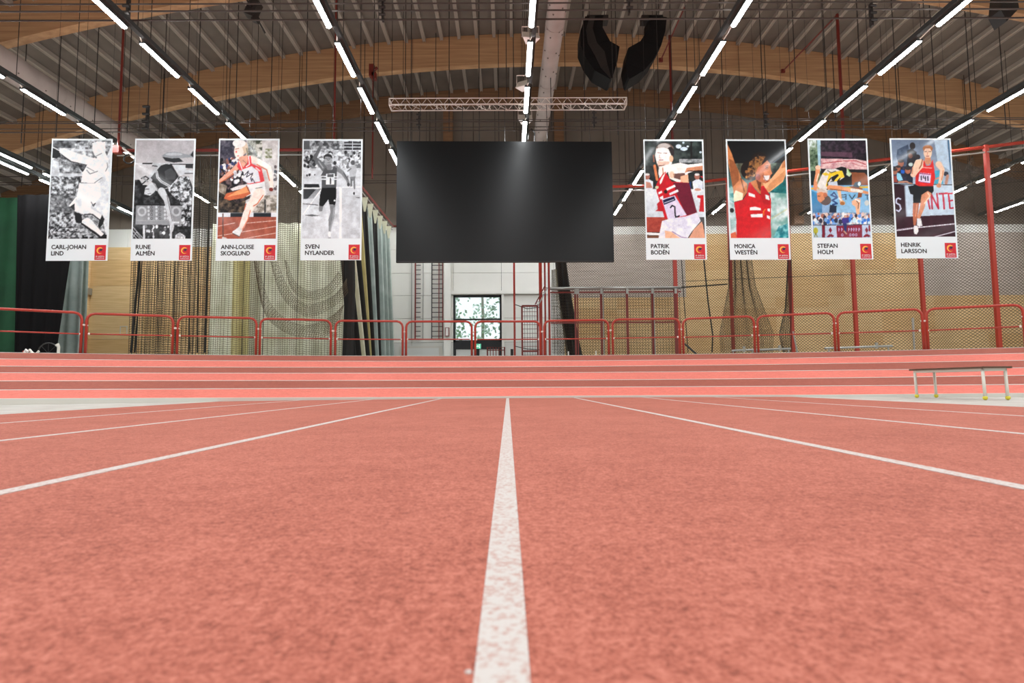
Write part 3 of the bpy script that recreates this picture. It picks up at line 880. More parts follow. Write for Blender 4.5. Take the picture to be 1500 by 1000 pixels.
#@@PART2
# ------------------------------------------------------------ printed portraits (painted into vertex colours of a fine flat grid)
def lin(c):
    c = np.asarray(c, float) / 255.0
    return np.where(c <= 0.04045, c / 12.92, ((c + 0.055) / 1.055) ** 2.4)
class Canvas:
    NW, NH, S = 108, 186, 2
    def __init__(s, quad, base):
        xTL, xTR, yT, xBL, xBR, yB = quad
        w, h = s.NW * s.S, s.NH * s.S
        u = (np.arange(w) + .5) / w; v = (np.arange(h) + .5) / h
        U, V = np.meshgrid(u, v)
        l = xTL + (xBL - xTL) * V; r = xTR + (xBR - xTR) * V
        s.X = l + (r - l) * U; s.Y = yT + (yB - yT) * V
        s.C = np.zeros((h, w, 3)); s.C[:] = base
        s.w, s.h = w, h
    def put(s, mk, col, a=1.0):
        col = np.asarray(col, float)
        m = mk.astype(float) * a
        s.C = s.C * (1 - m[..., None]) + col * m[..., None]
    def inside(s, poly):
        x, y = s.X, s.Y; ins = np.zeros(x.shape, bool); n = len(poly)
        for i in range(n):
            x0, y0 = poly[i]; x1, y1 = poly[(i + 1) % n]
            if y0 == y1: continue
            c = ((y0 > y) != (y1 > y)) & (x < (x1 - x0) * (y - y0) / (y1 - y0) + x0)
            ins ^= c
        return ins
    def P(s, flat, col, a=1.0):
        s.put(s.inside([(flat[i], flat[i + 1]) for i in range(0, len(flat), 2)]), col, a)
    def G(s, flat, c1, c2, axis='y'):
        ins = s.inside([(flat[i], flat[i + 1]) for i in range(0, len(flat), 2)])
        q = s.Y if axis == 'y' else s.X
        lo, hi = (min(flat[1::2]), max(flat[1::2])) if axis == 'y' else (min(flat[0::2]), max(flat[0::2]))
        t = np.clip((q - lo) / (hi - lo), 0, 1)[..., None]
        s.put(ins, np.asarray(c1, float) * (1 - t) + np.asarray(c2, float) * t)
    def E(s, cx, cy, rx, ry, col, a=1.0, ang=0, soft=0):
        c, d = math.cos(math.radians(ang)), math.sin(math.radians(ang))
        x = (s.X - cx) * c + (s.Y - cy) * d; y = -(s.X - cx) * d + (s.Y - cy) * c
        q = (x / rx) ** 2 + (y / ry) ** 2
        m = np.clip((1 - q) / soft, 0, 1) if soft else (q < 1)
        s.put(m, col, a)
    def L(s, flat, w, col, a=1.0):
        pts = [(flat[i], flat[i + 1]) for i in range(0, len(flat), 2)]
        ws = w if isinstance(w, (list, tuple)) else [w] * len(pts)
        mk = np.zeros(s.X.shape, bool)
        for i in range(len(pts) - 1):
            (x0, y0), (x1, y1) = pts[i], pts[i + 1]
            dx, dy = x1 - x0, y1 - y0; L2 = dx * dx + dy * dy + 1e-9
            t = np.clip(((s.X - x0) * dx + (s.Y - y0) * dy) / L2, 0, 1)
            d = np.hypot(s.X - x0 - t * dx, s.Y - y0 - t * dy)
            mk |= d < (ws[i] + (ws[i + 1] - ws[i]) * t) / 2
        s.put(mk, col, a)
    def noise(s, cell, oct=3):
        out = 0; amp = 1; tot = 0
        for o in range(oct):
            gx = int(700 / cell) + 3; gy = int(1050 / cell) + 3
            g = RNG.rand(gy, gx)
            fx = np.clip(s.X / cell, 0, gx - 2.001); fy = np.clip(s.Y / cell, 0, gy - 2.001)
            ix, iy = fx.astype(int), fy.astype(int); tx, ty = fx - ix, fy - iy
            tx = tx * tx * (3 - 2 * tx); ty = ty * ty * (3 - 2 * ty)
            out = out + amp * ((g[iy, ix] * (1 - tx) + g[iy, ix + 1] * tx) * (1 - ty) + (g[iy + 1, ix] * (1 - tx) + g[iy + 1, ix + 1] * tx) * ty)
            tot += amp; amp *= .6; cell /= 2.1
        return out / tot
    def N(s, flat, c1, c2, cell=30, k=2.2, a=1.0):
        ins = s.inside([(flat[i], flat[i + 1]) for i in range(0, len(flat), 2)])
        t = np.clip((s.noise(cell) - .5) * k + .5, 0, 1)[..., None]
        s.put(ins, np.asarray(c1, float) * (1 - t) + np.asarray(c2, float) * t, a)
    def dots(s, x0, y0, x1, y1, n, r, cols):
        for i in range(n):
            x = RNG.uniform(x0, x1); y = RNG.uniform(y0, y1); q = RNG.uniform(.6, 1.2) * r
            bx = (abs(s.X - x) < q) & (abs(s.Y - y) < q * 1.3) & (((s.X - x) / q) ** 2 + ((s.Y - y) / q / 1.3) ** 2 < 1)
            s.C[bx] = cols[RNG.randint(len(cols))]
    def out(s):
        c = s.C.reshape(s.NH, s.S, s.NW, s.S, 3).mean(axis=(1, 3))
        Yc = s.Y.reshape(s.NH, s.S, s.NW, s.S).mean(axis=(1, 3)); Xc = s.X.reshape(s.NH, s.S, s.NW, s.S).mean(axis=(1, 3))
        grain = s.noise(34, 4).reshape(s.NH, s.S, s.NW, s.S).mean(axis=(1, 3)) - .5
        fine = RNG.rand(s.NH, s.NW) - .5
        c = (c - 128) * 1.12 + 128
        c = c * (1 + .22 * grain + .07 * fine)[..., None]
        c = c * np.array([.98, 1.02, 1.04])
        return lin(np.clip(c, 6, 250))
def g(v): return (v, v + 1, v + 3)
def rect(a, b, c, d): return [a, b, c, b, c, d, a, d]

def art1():
    c = Canvas((88, 630, 35, 35, 583, 965), g(205))
    c.N(rect(0, 0, 700, 370), g(60), g(225), 40, 2.4)
    c.N(rect(60, 30, 290, 110), g(60), g(150), 40, 2)
    c.P([60, 110, 140, 120, 160, 180, 120, 210, 60, 200], g(45))
    c.N([60, 210, 140, 240, 150, 370, 60, 370], g(190), g(235), 40)
    c.P(rect(140, 350, 360, 378), g(222), .8); c.P(rect(260, 118, 450, 140), g(225), .8)
    c.N(rect(0, 378, 420, 970), g(50), g(215), 22, 2.6)
    c.N(rect(0, 560, 300, 720), g(60), g(180), 26, 2.6, .6)
    c.N([300, 740, 420, 700, 560, 800, 583, 960, 300, 960], g(90), g(220), 20, 2)
    c.N([500, 400, 640, 60, 640, 970, 580, 965, 540, 740, 440, 640], g(205), g(240), 40)
    c.N(rect(0, 925, 600, 970), g(30), g(190), 18, 3)
    c.N(rect(575, 35, 640, 110), g(90), g(200), 20)
    c.L([78, 98, 150, 135], 8, g(235)); c.L([180, 180, 255, 238, 330, 255, 400, 275], 10, g(40))
    c.N([320, 250, 420, 260, 360, 340, 330, 300], g(40), g(120), 20)
    W = g(238)
    c.P([150, 118, 200, 112, 250, 135, 330, 165, 470, 205, 500, 255, 430, 275, 350, 255, 260, 235, 190, 185, 148, 150], W)
    c.E(515, 120, 62, 78, W); c.P([400, 275, 365, 340, 345, 435, 500, 445, 540, 390, 590, 320, 605, 220, 570, 140, 500, 190, 450, 210], W)  # head ellipse painted white, glare washing out the print
    c.P([450, 60, 575, 50, 570, 200, 470, 150], W)
    c.L([455, 150, 470, 190, 490, 200], 14, g(120)); c.L([490, 185, 540, 160], 8, g(150))
    c.L([400, 320, 430, 355, 500, 330], 7, g(110)); c.L([400, 290, 470, 330], 6, g(130)); c.L([590, 250, 595, 290, 575, 330], 7, g(120))
    c.P([330, 440, 525, 440, 530, 560, 480, 630, 440, 640, 430, 720, 380, 740, 283, 705, 300, 600], W)
    c.E(330, 620, 30, 60, g(205), .6, 0, .8)
    c.L([345, 441, 480, 441], 4, g(120)); c.L([470, 440, 540, 390], 6, g(100))
    c.P([300, 570, 232, 655, 280, 690, 296, 650], W); c.P([240, 665, 285, 632, 285, 700], g(55))
    c.P([285, 712, 350, 735, 355, 820, 300, 815, 288, 780], g(38))
    c.L([350, 820, 430, 880, 530, 950], 18, g(30)); c.P([355, 790, 400, 765, 440, 785, 500, 860, 565, 930, 545, 955, 480, 900, 350, 812], W)
    c.P([430, 675, 545, 745, 525, 785, 425, 720], W); c.L([380, 735, 450, 735, 520, 790], 12, g(45))
    c.P([540, 738, 562, 780, 545, 830, 515, 865, 500, 845, 515, 800], g(35)); c.P([520, 950, 555, 918, 582, 930, 575, 965, 525, 968], g(35))
    c.L([440, 620, 460, 660, 480, 630, 450, 650], 7, g(60))
    c.L([75, 860, 45, 890, 60, 920, 45, 950], 7, g(25)); c.L([80, 900, 110, 858, 115, 890, 150, 860], 7, g(25)); c.L([160, 858, 310, 855], 7, g(25))
    c.L([100, 890, 180, 895, 190, 870, 200, 900, 230, 880, 240, 900, 280, 885, 300, 900, 300, 870], 6, g(30)); c.L([290, 898, 345, 905], 5, g(30))
    return c
def art2():
    c = Canvas((65, 615, 35, 18, 577, 967), g(188))
    c.G(rect(0, 0, 700, 500), (172, 165, 166), (205, 202, 202))
    c.N([0, 420, 90, 410, 130, 470, 260, 520, 400, 480, 480, 400, 560, 390, 620, 540, 620, 970, 0, 970], g(20), g(75), 28, 2.4)
    c.N([350, 500, 470, 380, 560, 380, 590, 560, 560, 970, 430, 970, 480, 640], g(25), g(215), 22, 3.2)
    c.N(rect(0, 850, 600, 970), g(20), g(70), 24, 2)
    c.P([60, 655, 495, 655, 480, 838, 50, 832], g(150)); c.L([62, 648, 492, 652], 10, g(20))
    for k in range(6):
        c.E(112, 710, 44, 46, g(190)); c.E(112, 710, 26, 28, g(150))
    for x in (165, 195, 240, 275, 320, 345):
        for y in (670, 705, 740, 775): c.E(x + 10, y, 10, 13, g(205)); 
    for x in (205, 283): 
        for y in (670, 705, 740, 775): c.E(x, y, 11, 13, g(70)); c.E(x, y, 6, 8, g(160))
    c.E(437, 710, 44, 46, g(185)); c.E(437, 710, 26, 28, g(140)); c.P(rect(410, 805, 465, 822), g(215)); c.P(rect(60, 790, 380, 800), g(165))
    for x in (130, 385): c.P(rect(x - 10, 838, x + 10, 970), g(215))
    c.P(rect(214, 838, 224, 970), g(190)); c.P([150, 880, 240, 876, 238, 900, 150, 905], g(210))
    c.dots(150, 850, 360, 960, 24, 12, [g(220), g(120), g(60)]); c.N([430, 930, 470, 905, 520, 940, 520, 970, 420, 970], g(150), g(235), 14, 3)
    for k in range(4): c.L([20, 850 + k * 35, 120, 960 + k * 35], 6, g(200))
    c.L([20, 960, 60, 900, 120, 990], 5, g(190))
    c.L([45, 262, 600, 262], 6, g(205)); c.L([125, 259, 222, 259], 12, g(25)); c.L([390, 262, 600, 264], 13, g(60)); c.L([390, 258, 600, 259], 5, g(190))
    c.P([530, 270, 600, 268, 598, 305, 525, 300], g(60))
    # upper leg across the bar
    c.P([310, 180, 350, 155, 430, 145, 480, 155, 560, 175, 600, 140, 608, 200, 560, 200, 480, 208, 440, 205, 400, 228, 340, 225, 315, 205], g(150))
    c.P([310, 195, 400, 210, 470, 205, 510, 240, 420, 250, 340, 235], g(55)); c.E(420, 170, 80, 14, g(185)); c.P([575, 180, 605, 135, 606, 200], g(50))
    # lower thigh and shorts
    c.P([410, 270, 520, 275, 540, 320, 600, 325, 600, 352, 540, 352, 480, 375, 440, 330], g(205)); c.L([520, 352, 600, 352], 7, g(50))
    c.P([340, 262, 400, 268, 465, 380, 380, 475, 265, 525, 250, 470, 185, 410, 230, 330, 290, 280], g(48))
    c.P([330, 330, 390, 300, 440, 350, 430, 410, 340, 410], g(75)); c.L([255, 335, 262, 390, 300, 430, 380, 475], 22, g(205)); c.L([255, 335, 262, 390, 300, 430, 380, 475], 6, g(90))
    c.L([225, 265, 280, 275, 180, 395, 200, 415], 26, g(185)); c.L([215, 280, 260, 285], 10, g(50)); c.L([110, 400, 150, 380, 180, 400, 120, 450], 12, g(60)); c.L([120, 390, 170, 430], 14, g(150))
    c.E(150, 520, 52, 62, g(32), 1, -30); c.P([145, 490, 200, 440, 240, 450, 258, 490, 230, 530, 190, 562, 135, 548], g(205)); c.L([150, 500, 180, 500], 7, g(60)); c.L([170, 545, 200, 540], 6, g(90)); c.L([225, 445, 262, 500], 10, g(150))
    c.L([300, 520, 345, 600, 370, 720, 400, 850, 395, 890], [70, 50, 42, 34, 22], g(205)); c.L([350, 560, 380, 700, 400, 800], 8, g(120)); c.L([395, 880, 375, 930], 14, g(200))
    return c
def art3():
    c = Canvas((88, 630, 38, 55, 603, 967), (215, 208, 205))
    c.N(rect(60, 0, 330, 260), (50, 48, 62), (120, 112, 120), 40, 2)
    c.N(rect(330, 0, 660, 720), (190, 183, 180), (228, 222, 218), 50, 2)
    c.N([345, 38, 440, 38, 440, 200, 350, 180], (60, 62, 55), (190, 190, 180), 24, 2.6)
    c.N(rect(420, 38, 480, 240), (70, 75, 60), (215, 210, 200), 30, 3); c.N(rect(500, 120, 570, 210), (120, 125, 90), (220, 215, 208), 20, 3)
    c.N([60, 240, 350, 200, 330, 480, 200, 700, 60, 720], (22, 22, 28), (120, 100, 100), 26, 2.6)
    c.dots(80, 210, 260, 420, 70, 12, [(20, 20, 28), (215, 190, 185), (150, 100, 90), (60, 70, 110), (230, 225, 225)])
    c.N([60, 520, 330, 560, 310, 722, 60, 722], (25, 24, 26), (130, 110, 90), 34, 2); c.N([70, 440, 150, 470, 130, 560, 70, 520], (120, 105, 90), (190, 175, 160), 30)
    c.N(rect(390, 560, 630, 722), (120, 112, 100), (215, 205, 195), 30, 3); c.P(rect(495, 600, 510, 722), (60, 60, 60)); c.dots(590, 280, 625, 700, 14, 12, [(60, 70, 80), (100, 90, 90)])
    c.P(rect(40, 722, 640, 762), (225, 225, 228)); c.P(rect(180, 726, 300, 762), (40, 46, 52)); c.P(rect(395, 726, 558, 762), (40, 46, 52))
    c.G(rect(40, 762, 640, 970), (160, 88, 72), (176, 98, 76)); c.N(rect(40, 762, 640, 970), (150, 78, 62), (182, 105, 84), 30, 2, .5)
    for q in ([55, 850, 220, 818], [55, 940, 330, 895, 603, 850], [300, 965, 603, 912], [330, 820, 610, 795]): c.L(q, 6, (225, 190, 175))
    c.P(rect(104, 730, 116, 965), (110, 80, 75)); c.P([104, 945, 140, 955, 150, 966, 100, 966], (215, 205, 200))
    S1, S2, HI = (232, 170, 145), (205, 110, 75), (248, 225, 212)
    # rear arm and lead arm
    c.L([275, 265, 215, 320, 150, 375, 70, 435], [60, 44, 34, 26], S1); c.L([230, 345, 160, 395, 80, 445], 8, S2)
    c.L([370, 215, 450, 245, 540, 300, 560, 400, 565, 500], [60, 54, 46, 38, 30], HI); c.L([430, 270, 520, 320, 545, 420], 10, S2); c.E(560, 505, 20, 18, (130, 50, 40))
    c.E(285, 110, 62, 72, (215, 190, 165)); c.E(262, 155, 44, 68, HI, 1, -8); c.E(265, 70, 60, 40, (235, 228, 222)); c.L([230, 125, 262, 118], 6, (180, 110, 100)); c.E(238, 150, 8, 10, (235, 110, 100)); c.L([245, 190, 262, 188], 6, (215, 80, 80)); c.L([335, 120, 345, 180], 14, (140, 130, 105))
    c.P([265, 200, 340, 180, 360, 230, 300, 300, 255, 260], S1); c.L([300, 230, 330, 260], 8, (190, 130, 115))
    c.P([245, 290, 262, 225, 300, 300, 340, 260, 345, 195, 372, 190, 380, 260, 470, 300, 500, 425, 420, 460, 340, 455, 330, 420, 285, 360], (226, 76, 80))
    c.P([285, 320, 380, 285, 440, 330, 460, 430, 350, 450, 300, 420], (228, 225, 232)); c.L([265, 240, 290, 310], 9, (245, 240, 240)); c.L([352, 195, 360, 270, 330, 290], 9, (245, 240, 240)); c.L([455, 330, 420, 300], 9, (245, 240, 240))
    c.L([315, 370, 350, 330, 330, 390, 390, 350, 370, 400, 380, 430, 385, 400, 410, 445], 7, (50, 45, 60)); c.L([350, 350, 390, 370], 6, (60, 50, 60)); c.dots(200, 330, 300, 440, 16, 16, [(235, 232, 235), (30, 28, 35), (200, 195, 200)])
    # shorts, legs
    c.P([340, 460, 500, 432, 512, 560, 380, 560, 330, 500], (236, 232, 230)); c.L([415, 495, 475, 485], 6, (90, 100, 90)); c.P([180, 500, 250, 470, 335, 455, 320, 490, 200, 520], (225, 215, 212))
    c.P([345, 480, 370, 545, 300, 585, 170, 608, 120, 590, 140, 545, 230, 520], S2); c.P([330, 475, 355, 530, 250, 555, 150, 575, 230, 525], (238, 160, 110)); c.L([330, 470, 365, 540], 8, (140, 60, 40)); c.N([200, 600, 300, 590, 370, 555, 360, 590, 240, 640], (30, 28, 34), (90, 75, 70), 20)
    c.L([450, 545, 385, 640, 330, 730, 290, 840, 262, 900], [105, 82, 66, 52, 34], HI); c.L([485, 560, 430, 640, 395, 660], 9, S2); c.L([365, 700, 340, 790, 290, 880], 8, (225, 130, 95)); c.L([310, 690, 325, 640], 8, S2)
    c.P([225, 880, 262, 850, 285, 890, 262, 945, 195, 915, 200, 895], (225, 222, 218)); c.L([200, 915, 262, 945], 8, (70, 60, 60))
    return c
def art4():
    c = Canvas((62, 608, 38, 40, 602, 968), g(212))
    c.N(rect(40, 30, 630, 130), g(70), g(190), 26, 2.2); c.P(rect(60, 38, 118, 125), g(95))
    for y in (58, 84, 118):
        c.P(rect(440, y - 8, 610, y + 8), g(52))
    for y in (72, 100): c.L([400, y, 610, y], 6, g(200))
    for x in (440, 525): c.L([x, 40, x, 135], 5, g(200))
    c.L([60, 128, 610, 132], 6, g(205)); c.N(rect(40, 132, 630, 300), g(110), g(230), 22, 2.4)
    c.dots(60, 150, 600, 295, 90, 13, [g(60), g(225), g(120), g(205), g(170)]); c.dots(60, 185, 180, 300, 40, 13, [g(35), g(60), g(120)])
    c.N(rect(40, 305, 640, 400), g(190), g(222), 50); c.dots(90, 360, 200, 376, 4, 10, [g(60)])
    c.P([65, 452, 205, 452, 215, 490, 65, 486], g(45)); c.L([60, 493, 620, 480], 9, g(235)); c.P([58, 500, 180, 502, 100, 590, 55, 615], g(58)); c.G([180, 502, 230, 495, 120, 630, 58, 640, 55, 615, 100, 590], g(140), g(180))
    c.N([0, 600, 600, 560, 620, 970, 0, 970], g(196), g(222), 60, 2); c.L([55, 740, 238, 490], 9, g(240)); c.P(rect(400, 490, 424, 968), g(238))
    c.L([55, 640, 195, 652], 8, g(70)); c.P([65, 748, 140, 740, 215, 752, 140, 760], g(80)); c.N(rect(424, 560, 615, 970), g(184), g(214), 60, 2, .8); c.L([560, 580, 595, 583], 6, g(60))
    # far runner
    c.E(528, 250, 20, 24, g(95)); c.P([490, 325, 510, 280, 550, 275, 565, 320, 550, 400, 505, 400], g(180)); c.P([500, 385, 555, 380, 545, 420, 505, 425], g(130)); c.L([515, 410, 512, 470], 16, g(110)); c.L([540, 400, 545, 495], 15, g(120)); c.L([480, 330, 510, 305], 12, g(120)); c.E(540, 542, 9, 14, g(50)); c.L([480, 380, 470, 430], 8, g(90))
    # hero
    c.L([195, 235, 165, 205, 195, 150, 230, 75], [44, 38, 30, 24], g(105)); c.E(226, 72, 18, 20, g(120)); c.L([200, 240, 260, 310], [50, 60], g(110)); c.L([205, 240, 245, 300], 12, g(160))
    c.L([365, 300, 430, 345, 480, 420, 488, 460], [48, 36, 26, 20], g(135)); c.L([440, 345, 480, 410], 6, g(70)); c.E(487, 458, 14, 18, g(80))
    c.E(292, 200, 42, 34, g(55)); c.E(295, 225, 36, 48, g(165)); c.L([262, 210, 325, 205], 6, g(95)); c.L([280, 218, 296, 226, 312, 216], 5, g(90)); c.P([255, 190, 270, 172, 320, 175, 335, 205, 300, 195], g(58)); c.P([285, 268, 325, 262, 330, 320, 285, 320], g(130)); c.L([284, 252, 308, 250], 4, g(90))
    c.P([268, 295, 290, 320, 330, 320, 345, 282, 378, 300, 375, 400, 370, 492, 232, 492, 232, 400, 225, 370], g(88))
    c.P([228, 375, 378, 380, 378, 390, 228, 386], g(225)); c.P([228, 400, 375, 402, 375, 414, 228, 412], g(225))
    c.P([273, 355, 355, 353, 352, 458, 272, 458], g(228)); c.P([286, 360, 345, 359, 345, 386, 286, 386], g(70)); c.L([315, 398, 315, 450], 11, g(40)); c.L([292, 372, 340, 372], 4, g(190))
    c.P([232, 490, 370, 488, 372, 560, 362, 650, 305, 648, 295, 600, 245, 665, 206, 660, 215, 560], g(24)); c.E(355, 610, 9, 9, g(230))
    c.P([208, 662, 248, 664, 235, 712, 210, 712, 203, 690], g(125)); c.P([308, 650, 362, 650, 352, 760, 318, 900, 300, 900, 296, 790, 315, 720], g(130)); c.L([350, 680, 340, 780, 315, 890], 10, g(165))
    c.E(305, 925, 15, 26, g(235)); c.L([295, 962, 318, 962], 5, g(90))
    return c
def art5():
    c = Canvas((67, 605, 42, 83, 625, 962), (38, 44, 44))
    c.N(rect(40, 30, 640, 280), (28, 34, 34), (70, 78, 74), 60, 2); c.P(rect(495, 40, 512, 250), (34, 30, 30)); c.E(385, 95, 26, 20, (205, 212, 220)); c.E(435, 118, 34, 18, (195, 205, 214)); c.E(430, 60, 10, 10, (190, 200, 205)); c.E(470, 95, 12, 9, (200, 205, 210)); c.E(590, 150, 12, 10, (190, 200, 205))
    c.N(rect(390, 215, 630, 250), (110, 112, 112), (190, 190, 190), 20, 2)
    c.N(rect(40, 280, 640, 520), (30, 34, 34), (60, 62, 60), 50, 2); c.L([150, 180, 155, 240], 12, (150, 95, 75)); c.L([160, 280, 182, 410], 24, (214, 130, 85)); c.L([180, 290, 210, 350], 10, (60, 40, 35))
    c.G(rect(40, 500, 640, 765), (226, 226, 228), (200, 205, 210)); c.P([555, 560, 630, 555, 630, 715, 570, 712, 585, 590, 555, 580], (196, 36, 44)); c.P([180, 640, 240, 580, 240, 712, 165, 706, 185, 690], (190, 40, 50))
    c.P(rect(40, 765, 300, 905), (165, 70, 58)); c.N(rect(40, 765, 300, 905), (150, 60, 50), (182, 84, 68), 24, 2, .7); c.P([60, 905, 240, 915, 240, 935, 60, 930], (235, 232, 228)); c.P([60, 935, 240, 935, 240, 965, 60, 965], (120, 80, 60))
    for x, y in ((95, 430), (560, 430)):
        c.P([x - 40, y + 70, x - 50, y, x, y - 30, x + 50, y, x + 48, y + 75], (222, 224, 232)); c.E(x - 5, y - 50, 25, 30, (170, 110, 95)); c.E(x - 5, y - 68, 22, 12, (225, 215, 210))
    c.P([80, 430, 120, 440, 140, 490, 80, 490], (200, 140, 120)); c.P([585, 380, 610, 375, 610, 400], (200, 40, 50)); c.E(560, 505, 30, 12, (205, 150, 130)); c.P(rect(480, 430, 500, 500), (30, 60, 100))
    HI, S1, S2, S3 = (250, 236, 226), (236, 180, 145), (196, 116, 76), (70, 30, 22)
    c.E(256, 122, 84, 60, (112, 90, 80)); c.E(250, 100, 60, 34, (205, 195, 188), .8); c.E(308, 150, 36, 50, (48, 38, 36))  # pale ellipse is a glare highlight painted onto the hair
    c.P([165, 180, 178, 115, 240, 105, 290, 120, 320, 190, 322, 260, 270, 290, 200, 295, 180, 250], HI); c.E(316, 212, 18, 32, S1); c.P([185, 235, 300, 240, 290, 275, 235, 285, 195, 290], S2, .35); c.L([190, 155, 222, 160], 6, (150, 110, 100)); c.L([245, 158, 275, 160], 6, (150, 110, 100)); c.L([208, 175, 205, 205, 222, 208], 5, (210, 160, 145)); c.L([205, 225, 238, 224], 8, (160, 80, 75)); c.L([200, 280, 270, 275], 8, (120, 70, 55))
    c.P([200, 290, 270, 270, 320, 260, 280, 340, 210, 420, 195, 350], HI); c.L([235, 300, 240, 350, 215, 400], 9, S2)
    c.P([275, 310, 320, 265, 400, 250, 470, 268, 605, 252, 615, 325, 560, 318, 470, 350, 475, 440, 380, 440, 300, 400], HI); c.P([460, 300, 610, 278, 612, 330, 520, 322, 440, 345], S2, .8); c.L([470, 330, 610, 325], 8, S3); c.P([330, 355, 440, 348, 450, 395, 395, 412, 340, 395], S3, .75); c.P([400, 380, 470, 360, 478, 440, 400, 440], S1); c.E(320, 365, 30, 40, S1, .7, 0, .6)
    c.P([175, 460, 200, 400, 260, 335, 295, 400, 320, 430, 480, 440, 520, 600, 552, 720, 440, 760, 250, 780, 230, 700, 200, 600, 176, 520], (196, 26, 42))
    c.P([330, 440, 480, 440, 520, 600, 552, 720, 450, 750, 370, 560], (112, 28, 52)); c.P([205, 430, 230, 380, 265, 335, 225, 440, 210, 455], HI)
    W = (232, 224, 226)
    c.P([265, 495, 345, 458, 355, 478, 275, 515], W); c.P([292, 540, 372, 503, 382, 524, 300, 560], W); c.P([192, 530, 225, 515, 230, 535, 195, 552], W); c.P([205, 578, 235, 562, 240, 590, 212, 600], W); c.E(262, 525, 16, 18, (60, 20, 25)); c.E(180, 484, 16, 15, (215, 205, 170))
    c.P([225, 595, 345, 560, 455, 745, 280, 785], (220, 206, 226)); c.P([233, 605, 340, 568, 352, 605, 245, 650], (28, 34, 72)); c.L([250, 630, 335, 598], 7, (200, 200, 215)); c.L([305, 675, 320, 655, 345, 668, 345, 710, 352, 768, 385, 752], 13, (26, 24, 40))
    c.P([225, 800, 300, 778, 450, 755, 555, 722, 585, 800, 560, 830, 500, 900, 460, 962, 190, 965, 210, 870], (226, 222, 232)); c.N([225, 800, 300, 778, 450, 755, 555, 722, 585, 800, 500, 870, 300, 880], (205, 198, 214), (236, 232, 240), 40, 2, .7); c.P([255, 965, 250, 890, 310, 900, 400, 965], S1); c.P([470, 965, 520, 880, 600, 800, 625, 965], (222, 160, 130)); c.L([320, 900, 400, 950, 455, 960], 8, (150, 120, 160)); c.P([585, 770, 605, 765, 620, 830, 600, 825], (60, 50, 50))
    return c
def art6():
    c = Canvas((42, 577, 38, 72, 612, 962), (26, 26, 28))
    c.G(rect(40, 260, 640, 540), (50, 62, 58), (90, 140, 136)); c.N(rect(440, 250, 640, 400), (44, 50, 48), (120, 135, 118), 60, 2); c.N([120, 255, 190, 255, 180, 380, 130, 330], (70, 72, 60), (110, 108, 90), 40)
    c.N([440, 530, 640, 540, 640, 970, 440, 970], (110, 160, 150), (225, 232, 228), 90, 2.6); c.N([440, 390, 640, 430, 640, 545, 440, 530], (10, 90, 92), (60, 140, 136), 60, 2); c.N([520, 850, 620, 820, 620, 970, 460, 970], (20, 120, 130), (120, 190, 190), 34, 3); c.L([450, 780, 610, 680], 14, (190, 190, 140), .5)
    c.N([50, 440, 110, 500, 110, 700, 50, 640], (20, 110, 112), (150, 190, 184), 50, 3); c.N([55, 600, 120, 640, 140, 970, 60, 970], (150, 180, 176), (222, 228, 226), 50, 2); c.E(85, 700, 20, 22, (50, 52, 50)); c.P([70, 920, 120, 900, 135, 965, 72, 965], (220, 110, 80))
    S0, S1, S2 = (240, 178, 130), (206, 132, 84), (120, 66, 40)
    c.P([40, 60, 85, 160, 110, 240, 150, 330, 175, 400, 230, 450, 225, 530, 180, 600, 105, 620, 100, 520, 75, 380, 45, 200], S1); c.P([60, 210, 110, 240, 150, 340, 150, 420, 95, 480, 75, 380], S2, .55); c.P([100, 560, 120, 510, 190, 540, 185, 600, 105, 620], (246, 224, 190)); c.L([170, 400, 200, 520], 9, S2)
    c.P([585, 215, 590, 350, 560, 430, 430, 532, 355, 480, 370, 440, 450, 400, 520, 310, 560, 240], S0); c.P([445, 440, 580, 320, 575, 400, 430, 525, 400, 500], S1, .6); c.P([560, 240, 590, 215, 590, 290, 545, 300], S1)
    c.P([240, 440, 330, 400, 380, 450, 350, 550, 290, 480], S1); c.P([310, 410, 360, 430, 350, 520, 330, 480], S2)
    H1, H2 = (36, 24, 20), (128, 82, 46)
    c.E(345, 225, 80, 78, H1); c.E(260, 320, 92, 95, H1); c.N([250, 240, 330, 170, 400, 190, 330, 330, 270, 400, 215, 370], H1, (190, 130, 72), 22, 3, .85); c.dots(215, 330, 300, 400, 18, 12, [(196, 140, 78), (80, 50, 30), (150, 100, 60)])
    c.P([330, 290, 365, 270, 415, 225, 445, 260, 450, 320, 462, 350, 445, 370, 435, 425, 400, 445, 340, 430, 305, 400, 310, 340], (200, 116, 78)); c.P([380, 330, 440, 300, 460, 350, 430, 370, 390, 380], (226, 146, 104)); c.E(330, 385, 22, 30, (170, 100, 90)); c.P([380, 372, 438, 368, 428, 410, 400, 425, 380, 405], (236, 226, 220)); c.L([375, 370, 395, 415, 420, 428], 6, (130, 50, 40)); c.L([400, 300, 420, 292], 7, (50, 26, 20)); c.L([395, 282, 425, 276], 6, (60, 34, 26))
    R = (206, 36, 44)
    c.P([255, 432, 240, 450, 225, 540, 190, 600, 105, 625, 125, 780, 130, 962, 448, 962, 445, 800, 450, 600, 430, 540, 380, 465, 355, 475, 352, 555, 300, 500], R); c.P([352, 560, 380, 470, 430, 540, 445, 650, 380, 640], (188, 30, 40))
    c.P([340, 440, 350, 520, 325, 480], S2)
    W = (238, 234, 232)
    c.P([240, 530, 298, 552, 303, 580, 240, 562], W); c.P([395, 550, 428, 562, 435, 605, 400, 592], W); c.P([252, 672, 300, 665, 352, 680, 355, 700, 254, 698], W); c.P([260, 738, 368, 732, 370, 765, 262, 765], W); c.P([415, 685, 438, 685, 438, 715, 415, 705], W); c.P([408, 745, 438, 755, 438, 785, 410, 772], W); c.L([395, 690, 378, 710, 382, 745], 9, (220, 120, 40))
